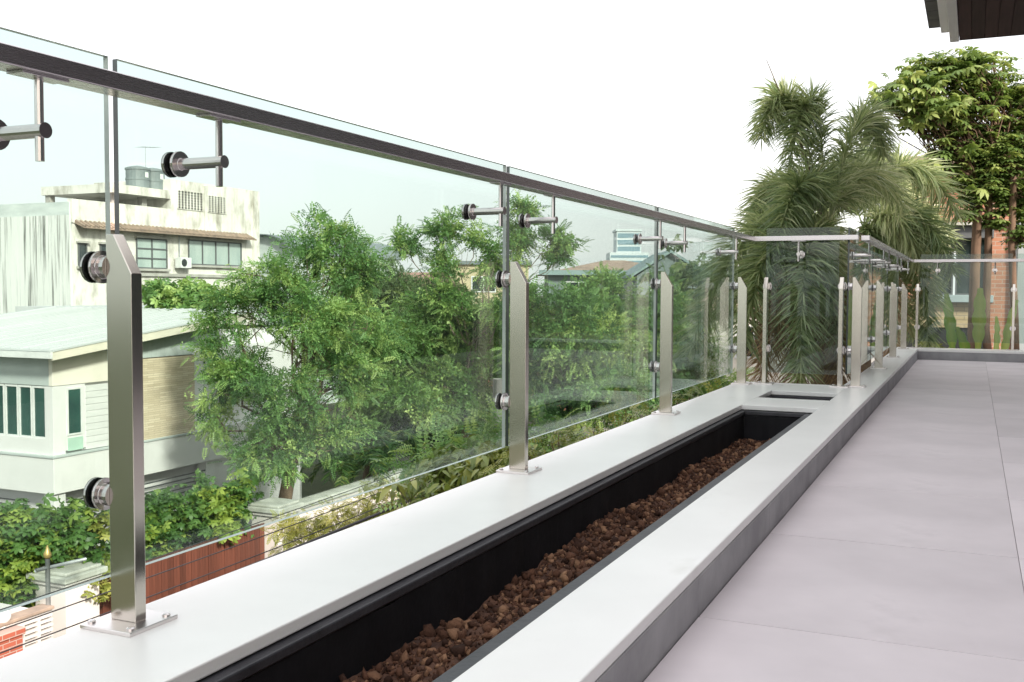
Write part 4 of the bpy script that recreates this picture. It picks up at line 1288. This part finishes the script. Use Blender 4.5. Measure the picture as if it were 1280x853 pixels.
make_tree('leafy_tree', 'small bright tree below the weathered block windows', (-21.8, 24.2),
  [(-22.19,24.05,0.48,0.72,0.63),(-21.53,24.36,0.78,0.58,0.53),(-21.84,24.17,-0.07,0.97,0.58),(-21.03,24.55,0.18,0.48,0.48)],
  0.1, leaf='leaf_fresh', tpl='fan', size=0.20, per_m2=190, clump_r=0.18, per_clump=20, seed=9)
k = 0
for x, y, s, lab in ((-30, 46, 2.2, 'far bushy tree right of the weathered block'), (-26, 52, 2.4, 'far bushy tree below the yellow building'),
                     (-20, 49, 2.4, 'far bushy tree below the grey hall left end'), (-16, 43, 2.2, 'far bushy tree between grey hall and glass post')):
    k += 1
    lobes = [(x+random.uniform(-s, s), y+random.uniform(-1, 1), random.uniform(-2.8, -0.5), s*0.75, s*0.55) for _ in range(6)]
    make_tree('distant_tree', lab, (x, y), lobes, 0.2, leaf='leaf_dull', tpl='fan', size=0.34, per_m2=38, clump_r=0.4, per_clump=20, seed=20+k, group='far bushy trees')
# hedge-like shrubs behind the gate
HED = dict(leaf='leaf_hedge', tpl='fan', size=0.145, per_m2=420, clump_r=0.14, per_clump=20, cat='shrub')
make_tree('garden_shrub', 'big leafy shrub over the gate pillar at the left edge', (-14.6, 12.4),
  [(-14.51,12.27,-3.03,0.67,0.35),(-14.1,12.54,-3.16,0.62,0.46),(-14.49,12.24,-3.70,0.59,0.54),(-14.1,12.76,-3.63,0.46,0.49),(-14.3,12.46,-3.83,0.54,0.40),(-14.82,12.15,-2.76,0.32,0.22),(-13.9,12.86,-3.02,0.27,0.30),(-14.9,11.9,-4.3,0.7,0.6),(-15.2,11.6,-3.4,0.6,0.6)],
  0.06, seed=31, shift=(0, 0, -0.22), **HED)
make_tree('garden_shrub', 'dense shrub spreading over the top of the slatted gate', (-14.6, 16.4),
  [(-14.95,16.14,-3.65,0.69,0.49),(-14.3,16.62,-3.57,0.69,0.43),(-14.15,17.1,-3.45,0.56,0.36),(-14.62,16.22,-4.14,0.75,0.36),(-14.3,16.9,-3.95,0.55,0.29),(-15.14,15.7,-4.06,0.45,0.43),(-14.5,15.3,-4.0,0.5,0.42),(-14.6,14.6,-4.2,0.5,0.45)],
  0.06, seed=32, shift=(0, 0, -0.2), **HED)
make_tree('garden_shrub', 'yellow flowering creeper hanging beside the nearest post', (-13.95, 13.3),
  [(-13.55,13.05,-3.2,0.16,0.5),(-13.6,12.75,-4.15,0.32,0.18),(-13.5,12.95,-4.45,0.28,0.16)],
  0.03, leaf='leaf_gold', tpl='fan', size=0.13, per_m2=300, clump_r=0.1, per_clump=10, cat='shrub', seed=33)
make_tree('verge_hedge', 'low golden green hedge in front of the white garden wall', (-9.8, 14.9),
  [(-10.75,14.45,-3.42,0.34,0.19),(-10.43,14.63,-3.34,0.34,0.19),(-9.99,14.83,-3.16,0.34,0.19),(-9.49,15.07,-2.96,0.34,0.19),(-9.05,15.28,-2.80,0.33,0.19),(-10.4,14.6,-3.7,0.5,0.28),(-9.2,15.2,-3.3,0.5,0.3),(-9.8,14.9,-3.5,0.5,0.3)],
  0.05, leaf='leaf_gold', tpl='pinnate', size=0.15, per_m2=1100, clump_r=0.1, per_clump=18, cat='hedge', seed=34)
# fine branchy tree just below the ledge
make_tree('ledge_tree', 'brown branched tree with golden leaves just below the ledge', (-3.44, 8.77),
  [(-3.53,8.77,-0.66,0.33,0.14),(-3.19,8.93,-0.55,0.33,0.14),(-2.86,9.08,-0.42,0.30,0.13),(-2.46,9.27,-0.36,0.30,0.11),(-2.26,9.36,-0.26,0.25,0.09),(-3.73,8.67,-0.78,0.15,0.10),(-3.32,8.86,-0.85,0.37,0.12),(-2.9,9.9,-0.75,0.5,0.2),(-2.3,10.3,-0.6,0.5,0.2)],
  0.06, leaf='leaf_gloss', tpl='pinnate', size=0.16, per_m2=520, clump_r=0.09, per_clump=12, seed=35, bark='bark_red', shell=0.1, fork=0.3)
# broad-leaved shrub below the ledge: single leaves
rng = np.random.default_rng(41)
bs = thing('broad_leaved_shrub', 'glossy broad leaved shrub just below the second post', 'shrub', (-4.7, 9.35, GROUND))
mb = MB()
tv, tf = TPL['leaf']
variants = []
for k in range(6):
    tvk = tpl_leaf(0.36+0.03*k, 0.2+0.08*k)[0]
    variants.append(raw_mesh('leaf', tvk, tf, np.full(len(tvk), 0.1+0.16*k), 'leaf_gloss'))
tips = []
for (cx, cy, cz, rh, rv) in [(-5.05,9.15,-1.30,0.40,0.18),(-4.71,9.31,-1.13,0.42,0.18),(-4.40,9.45,-1.05,0.34,0.16),(-5.2,9.6,-1.22,0.40,0.16),(-4.75,9.8,-1.05,0.4,0.14),(-4.3,9.7,-0.98,0.3,0.14)]:
    for q in range(9):
        u = rng.normal(size=3); u[2] = abs(u[2])+0.1; u /= np.linalg.norm(u)
        tips.append(np.array((cx, cy, cz))+u*np.array((rh, rh, rv))*rng.uniform(.5, 1))
o_ = np.array((-4.7, 9.35, GROUND))
hub = np.array((0, 0, 4.2))
mb.tube([(0, 0, 0), (0.05, 0.02, 2.2), tuple(hub)], [0.07, 0.055, 0.045], 8)
nleaf = 0
for t in tips:
    t = t-o_
    pts = wobble(hub, t, 4, 0.06, rng)
    mb.tube(pts, [0.018, 0.012, 0.008, 0.006, 0.004], 5)
    for q in range(6):
        if nleaf >= 300: break
        a = 2*math.pi*(q/6)+rng.uniform(-.4, .4)
        d = np.array((math.cos(a), math.sin(a), rng.uniform(-0.75, 0.1)))
        Rm = frames(d[None], rng, 0.85)[0]
        ob_ = link('leaf', variants[rng.integers(6)], bs, tuple(t+d*0.01))
        ob_.rotation_euler = Matrix(Rm.tolist()).to_euler()
        s = rng.uniform(0.14, 0.21); ob_.scale = (s, s, s)
        nleaf += 1
tq = np.array(tips)-o_
pk = np.repeat(tq, 14, axis=0)+rng.normal(size=(len(tq)*14, 3))*np.array((.13, .13, .08))-np.array((0, 0, .04))
dk = rng.normal(size=pk.shape); dk[:, 2] = -np.abs(dk[:, 2])*0.5
tag(link('leaves', inst_mesh('leaves', *TPL['leaf'], pk, frames(dk, rng, 0.85), rng.uniform(0.11, 0.18, len(pk)), rng.uniform(0.05, 0.9, len(pk)), 'leaf_gloss'), bs), kind='stuff')
mb.build('stem', 'bark_pale', bs, smooth=True)

make_tree('fern_tree', 'fresh green feathery shrub just behind the broad leaved shrub', (-5.6, 11.0),
  [(-5.75,10.75,-1.30,0.40,0.20),(-5.35,10.95,-1.13,0.42,0.22),(-4.95,11.1,-1.02,0.40,0.20),(-4.6,11.3,-0.98,0.36,0.18),(-5.3,10.9,-1.6,0.6,0.25)],
  0.05, leaf='leaf_fresh', tpl='pinnate', size=0.28, per_m2=560, clump_r=0.14, per_clump=12, cat='shrub', seed=36)
# ---------------------------------------------------------------- palms
def bez(a, b, c, n):
    a, b, c = (np.array(q, float) for q in (a, b, c))
    t = np.linspace(0, 1, n)[:, None]
    return (1-t)**2*a + 2*t*(1-t)*b + t*t*c
def frond_mesh(curve, nleaf, ll, lw, rng, plume=True, leaf='leaf_foxtail', tone=0.5, droop=0.5, start=0.12, rachis=0.011):
    n = len(curve)
    V = []; Fq = []; T = []
    for k in range(nleaf):
        t = start+(1-start)*(k+rng.random())/nleaf
        i = min(int(t*(n-1)), n-2); ft = t*(n-1)-i
        p = curve[i]*(1-ft)+curve[i+1]*ft
        tan = curve[min(i+1, n-1)]-curve[i]; tan = tan/np.linalg.norm(tan)
        s = np.cross(tan, (0, 0, 1.0)); s /= max(np.linalg.norm(s), 1e-6)
        u = np.cross(s, tan)
        if plume:
            a = rng.uniform(0, 2*math.pi)
            rad = s*math.cos(a)+u*math.sin(a)
        else:
            rad = s*(1 if k % 2 else -1)*1.0 + u*rng.uniform(0.05, 0.35)
        d = rad*rng.uniform(0.7, 1.0)+tan*rng.uniform(0.3, 0.8)
        d /= np.linalg.norm(d)
        l = ll*(0.35+0.65*math.sin(math.pi*min(1, 0.12+0.8*t)))*rng.uniform(0.55, 1.2)
        w = lw*rng.uniform(0.7, 1.2)
        sd_ = np.cross(d, rng.normal(size=3)); sd_ /= np.linalg.norm(sd_)
        g_ = np.array((0, 0, -1.0))
        q0 = p; q1 = p+d*l*0.5+g_*droop*l*0.12; q2 = p+d*l*0.95+g_*droop*l*0.5
        b = len(V)
        V += [q0-sd_*w*0.35, q0+sd_*w*0.35, q1-sd_*w*0.5, q1+sd_*w*0.5, q2-sd_*w*0.06, q2+sd_*w*0.06]
        Fq += [(b, b+1, b+3, b+2), (b+2, b+3, b+5, b+4)]
        tt = np.clip(tone+rng.normal()*0.24, 0, 1)
        T += [tt]*6
    # rachis
    for k in range(n):
        r = rachis*(1-0.8*k/(n-1))
        tan = curve[min(k+1, n-1)]-curve[max(k-1, 0)]; tan /= np.linalg.norm(tan)
        s = np.cross(tan, (0, 0, 1.0)); s /= max(np.linalg.norm(s), 1e-6); u = np.cross(s, tan)
        b = len(V)
        V += [curve[k]+s*r, curve[k]+u*r, curve[k]-s*r, curve[k]-u*r]; T += [tone*0.8+.2]*4
        if k:
            for q in range(4):
                Fq.append((b-4+q, b-4+(q+1) % 4, b+(q+1) % 4, b+q))
    return raw_mesh('frond', np.array(V), np.array(Fq), np.array(T), leaf)

def palm(name, label, crown, ground, fronds, nleaf, ll, lw, seed, trunk_r=0.13, dead=(), spear=None, plume=True, leaf='leaf_foxtail', droop=0.5, tones=(0.25, 0.75), sheath=True):
    rng = np.random.default_rng(seed)
    o = np.array((crown[0], crown[1], ground))
    root = thing(name, label, 'palm tree', tuple(o))
    c = np.array(crown)-o
    if trunk_r:
        pts = [(0, 0, c[2]*t) for t in np.linspace(0, 1, 24)]
        rr = [trunk_r*(1.25-0.4*t+0.05*math.sin(60*t)) for t in np.linspace(0, 1, 24)]
        MB().tube(pts, rr, 14).build('trunk', 'palm_trunk', root, smooth=True)
        if sheath:
            MB().tube([(0, 0, c[2]-0.75), (0, 0, c[2]-0.3), (0, 0, c[2]+0.05)], [trunk_r*0.98, trunk_r*0.85, trunk_r*0.45], 14).build('crownshaft', 'fibre', root, smooth=True)
    for (b, e) in fronds:
        cv_ = bez(c, np.array(b)-o, np.array(e)-o, 26)
        link('frond', frond_mesh(cv_, nleaf, ll*rng.uniform(.9, 1.1), lw, rng, plume, leaf, rng.uniform(*tones), droop), root)
    for (b, e) in dead:
        cv_ = bez(c-np.array((0, 0, .2)), np.array(b)-o, np.array(e)-o, 26)
        f_ = link('dry_frond', frond_mesh(cv_, int(nleaf*0.75), ll, lw*0.8, rng, plume, 'leaf_dead', rng.uniform(0.2, 0.7), 0.8), root)
        f_['label'] = 'dry brown drooping frond'
    if spear is not None:
        e = np.array(spear)-o
        MB().tube([tuple(c), tuple((c+e)/2+np.array((.03, 0, .03))), tuple(e)], [0.02, 0.014, 0.003], 6).build('spear_leaf', 'bark_pale', root, smooth=True)
    return root
palm('foxtail_palm', 'bushy foxtail palm pressed against the end glass pane', (-1.17, 9.27, 1.24), GROUND,
  [((-1.78,8.69,1.73),(-2.08,8.15,0.24)), ((-1.24,8.15,1.41),(-1.17,7.89,0.10)), ((-1.55,8.35,1.53),(-1.64,8.13,0.32)), ((-1.34,9.61,3.25),(-1.43,8.73,1.75)),
   ((-1.29,8.83,2.15),(-1.43,8.26,1.08)), ((-1.75,9.39,2.16),(-1.83,9.52,1.21)), ((-0.95,9.80,2.95),(-0.80,10.2,2.0)), ((-1.11,8.54,1.47),(-1.01,8.63,0.31)),
   ((-1.07,10.36,2.38),(-0.68,11.37,1.60)), ((-1.23,10.51,2.41),(-1.08,11.42,1.70)), ((-1.57,8.65,1.23),(-1.93,8.56,0.50)), ((-1.66,10.10,2.37),(-2.17,10.46,1.01)),
   ((-1.55,9.26,3.10),(-1.70,8.97,2.05))],
  880, 0.35, 0.0125, 51, dead=[((-1.02,9.45,1.40),(-0.97,10.09,0.47)), ((-1.29,8.55,1.22),(-1.41,8.02,0.32)), ((-1.5,8.9,1.1),(-1.62,8.6,-0.1)), ((-1.0,8.9,1.0),(-0.95,8.5,-0.2)), ((-1.3,8.6,0.9),(-1.25,8.2,-0.4))],
  spear=(-1.69, 9.12, 2.74))
palm('foxtail_palm', 'second foxtail palm with fronds arching right, beyond the ledge corner', (-1.28, 13.62, 1.49), GROUND,
  [((-0.93,13.53,3.04),(-0.18,13.58,1.66)), ((-0.63,13.40,2.14),(-0.24,13.29,0.98)), ((-0.76,14.21,1.92),(-0.44,14.28,0.59)), ((-1.15,14.07,2.64),(-0.29,15.27,1.45)),
   ((-0.88,13.06,2.02),(-0.61,13.46,1.08)), ((-1.50,13.69,2.41),(-1.93,13.44,1.39)), ((-1.01,13.86,1.60),(-0.71,14.14,0.18)), ((-1.16,13.25,1.76),(-0.99,13.35,0.20)),
   ((-1.33,14.35,3.10),(-1.15,15.49,2.38)), ((-0.55,13.86,1.79),(-0.51,13.89,0.09))],
  780, 0.43, 0.0155, 52, dead=[((-1.0,13.3,1.2),(-0.9,13.2,-0.1)), ((-1.4,13.3,1.2),(-1.5,13.1,0.0))])
for i, (x, y, lab) in enumerate(((-14.6, 22.3, 'dark areca palm clump behind the garden wall, nearest the feathery tree'),
                                 (-14.7, 24.2, 'areca palm clump behind the garden wall, middle of three'),
                                 (-14.8, 26.0, 'areca palm clump behind the garden wall, farthest of three'))):
    r2 = random.Random(60+i)
    fr = []
    for k in range(12):
        a = 2*math.pi*k/12+r2.uniform(-.2, .2); R_ = r2.uniform(0.8, 1.5); hh = r2.uniform(0.9, 1.7)
        fr.append(((x+0.45*R_*math.cos(a), y+0.45*R_*math.sin(a), -4.4+hh*1.5), (x+R_*math.cos(a), y+R_*math.sin(a), -4.4+hh*0.35)))
    palm('areca_palm', lab, (x, y, -4.5), GROUND, fr, 90, 0.42, 0.035, 70+i, trunk_r=0.07, plume=False, leaf='leaf_areca', droop=0.6, tones=(0.1, 0.6), sheath=False)

# ---------------------------------------------------------------- umbrella tree at the right
ul = [(-0.42,16.01,3.98,0.50,0.20),(-0.77,15.83,3.66,0.55,0.27),(-0.10,16.14,3.76,0.57,0.30),(-1.18,15.64,3.47,0.32,0.16),(0.32,16.31,3.48,0.41,0.32),(-0.24,16.05,3.30,0.64,0.32),(0.23,16.24,2.91,0.45,0.39),(-0.61,15.89,3.36,0.41,0.20),(0.04,16.13,2.45,0.39,0.27),(0.46,16.31,2.23,0.30,0.30),(-0.06,16.07,2.05,0.16,0.16),(-0.34,15.99,3.02,0.34,0.20),(0.75,16.4,3.0,0.5,0.5),(0.8,16.4,3.6,0.4,0.3),(-0.3,16.0,2.75,0.35,0.22),(0.1,16.1,2.62,0.42,0.3),(0.48,16.2,2.6,0.4,0.35),(-0.75,15.85,3.15,0.32,0.15),(-0.98,15.75,3.4,0.3,0.14),(0.0,16.1,4.0,0.35,0.16),(0.58,16.2,1.95,0.26,0.24),(0.3,16.2,2.1,0.28,0.2),(-0.2,16.0,2.35,0.22,0.16),(-0.5,15.95,2.6,0.22,0.14),(0.05,16.0,2.2,0.3,0.2),(0.75,16.3,2.1,0.35,0.3),(0.2,16.1,1.75,0.2,0.14),(-0.08,16.0,1.85,0.16,0.12),(0.62,16.1,1.6,0.25,0.25)]
ub = np.array((0.20, 16.03, GROUND))
ut = thing('umbrella_tree', 'several stemmed umbrella tree with whorled leaves above the far balustrade', 'tree', tuple(ub))
rng = np.random.default_rng(81)
stems = []
mb = MB()
for (bx, by, tx, ty, tz, r) in ((0.13, 16.04, 0.02, 16.05, 2.0, 0.085), (0.30, 16.12, 0.16, 16.1, 2.2, 0.065), (0.52, 15.9, 0.46, 16.0, 2.3, 0.06)):
    pts = wobble(np.array((bx, by, GROUND))-ub, np.array((tx, ty, tz))-ub, 9, 0.008, rng)
    mb.tube(pts, list(np.linspace(r*1.3, r*0.75, len(pts))), 10)
    stems.append(np.array(pts[-1]))
    stems.append(np.array(pts[-2]))
whorl_v = [raw_mesh('leaf_whorl', *(lambda q: (q[0], q[1], np.full(len(q[0]), 0.12+0.2*k)))(tpl_palmate(7+k % 3, 1.0, 0.30+0.02*k, 0.35+0.12*k)), 'leaf_schef') for k in range(5)]
P = []; D = []
for (cx, cy, cz, rh, rv) in ul:
    c = np.array((cx, cy, cz))-ub
    st = stems[np.argmin([np.linalg.norm(s-c) for s in stems])]
    lp = wobble(st, c-np.array((0, 0, rv*0.6)), 5, 0.07, rng)
    mb.tube(lp, list(np.linspace(0.026, 0.009, len(lp))), 6)
    n = int(390*rh*rv*math.pi)+9
    for q in range(n):
        u = rng.normal(size=3); u[2] = u[2]*0.8+0.15; u /= np.linalg.norm(u)
        p = c+u*np.array((rh, rh, rv))*rng.uniform(0.25, 1.2)
        P.append(p); D.append(u)
        if q % 4 == 0:
            tp = wobble(lp[rng.integers(2, 6)], p, 3, 0.1, rng)
            mb.tube(tp, [0.009, 0.007, 0.005, 0.003], 4, cap=False)
mb.build('trunk', 'bark_red', ut, smooth=True)
P = np.array(P); D = np.array(D)
order = np.argsort(P[:, 1])[:280]      # nearest whorls as single pieces
rest = np.setdiff1d(np.arange(len(P)), order)
for i in order:
    ob_ = link('leaf_whorl', whorl_v[rng.integers(5)], ut, tuple(P[i]))
    tl_ = Vector((0.5*D[i][0], 0.5*D[i][1], 0.9)).to_track_quat('Z', 'Y').to_euler()
    ob_.rotation_euler = (tl_.x+rng.uniform(-.3, .3), tl_.y+rng.uniform(-.3, .3), rng.uniform(0, 6.28))
    s = rng.uniform(0.085, 0.17); ob_.scale = (s, s, s)
if len(rest):
    tv, tf = TPL['palmate']
    n = len(rest)
    ax = np.stack([np.cos(np.arange(n)*2.4), np.sin(np.arange(n)*2.4), np.zeros(n)], 1)
    me = inst_mesh('leaf_whorls', tv, tf, P[rest], frames(ax, rng, 0.8), rng.uniform(0.085, 0.17, n), rng.uniform(0.1, 0.9, n), 'leaf_schef')
    tag(link('leaf_whorls', me, ut), kind='stuff')

# ---------------------------------------------------------------- banana-like plant behind the far glass
bl = thing('banana_plant', 'upright paddle leaved plant behind the far glass pane', 'plant', (0.0, 14.85, GROUND))
rng = np.random.default_rng(91)
def paddle(length, width, bend, tone):
    V = []; Fq = []; T = []
    n = 15
    for k in range(n):
        t = k/(n-1)
        w = (0.012 if t < 0.2 else 0.012+0.5*width*math.sin(math.pi*min(1, (t-0.2)/0.8*0.93+0.03))**0.6)
        y = bend*t*t; z = length*t
        rip = 0.008*math.sin(k*3.1); w *= 1-0.25*(k % 3 == 1)
        V += [(-w, y-0.3*w+rip, z-0.2*w), (0, y, z), (w, y-0.3*w-rip, z-0.2*w)]; T += [tone, min(1, tone+.3), tone]
        if k:
            b = 3*k
            Fq += [(b-3, b-2, b+1, b), (b-2, b-1, b+2, b+1)]
    return raw_mesh('leaf', np.array(V), np.array(Fq), np.array(T), 'leaf_banana')
for (x, y, z0, length, width, bend, rz, tilt) in ((-0.22, 0.02, -0.25, 0.98, 0.13, 0.12, 0.2, -0.1), (0.06, 0.05, -0.2, 1.0, 0.16, -0.1, -0.3, 0.05), (0.24, 0.1, -0.3, 0.75, 0.11, 0.1, 0.9, 0.25),
                                                  (-0.02, -0.1, -0.3, 0.6, 0.13, 0.15, 2.6, 0.2), (-0.35, 0.05, -0.3, 0.55, 0.11, 0.2, 1.4, -0.3), (0.36, 0.05, -0.35, 1.0, 0.13, 0.12, -0.8, 0.1)):
    o = link('leaf', paddle(length, width, bend, rng.uniform(0.3, 0.8)), bl, (x, y, z0-GROUND), (0, tilt, rz))
mb = MB()
for x, y in ((-0.22, 0.02), (0.06, 0.05), (0.24, 0.1), (-0.02, -0.1), (-0.35, 0.05), (0.36, 0.05)):
    mb.tube([(x*0.4, y*0.4, 0), (x, y, -GROUND-0.2)], [0.07, 0.02], 7)
mb.build('stem', 'leaf_banana', bl, smooth=True)
make_tree('terrace_shrub', 'low yellow green shrub between the palm and paddle leaves', (-0.55, 15.2),
  [(-0.55,15.0,-0.15,0.28,0.2),(-0.3,15.3,-0.35,0.35,0.25),(0.5,15.1,-0.3,0.4,0.22),(0.9,15.2,-0.2,0.35,0.25),(-1.2,14.8,-0.5,0.5,0.3)], 0.04, leaf='leaf_gold', tpl='fan', size=0.12, per_m2=230, clump_r=0.1, per_clump=12, cat='shrub', seed=92)
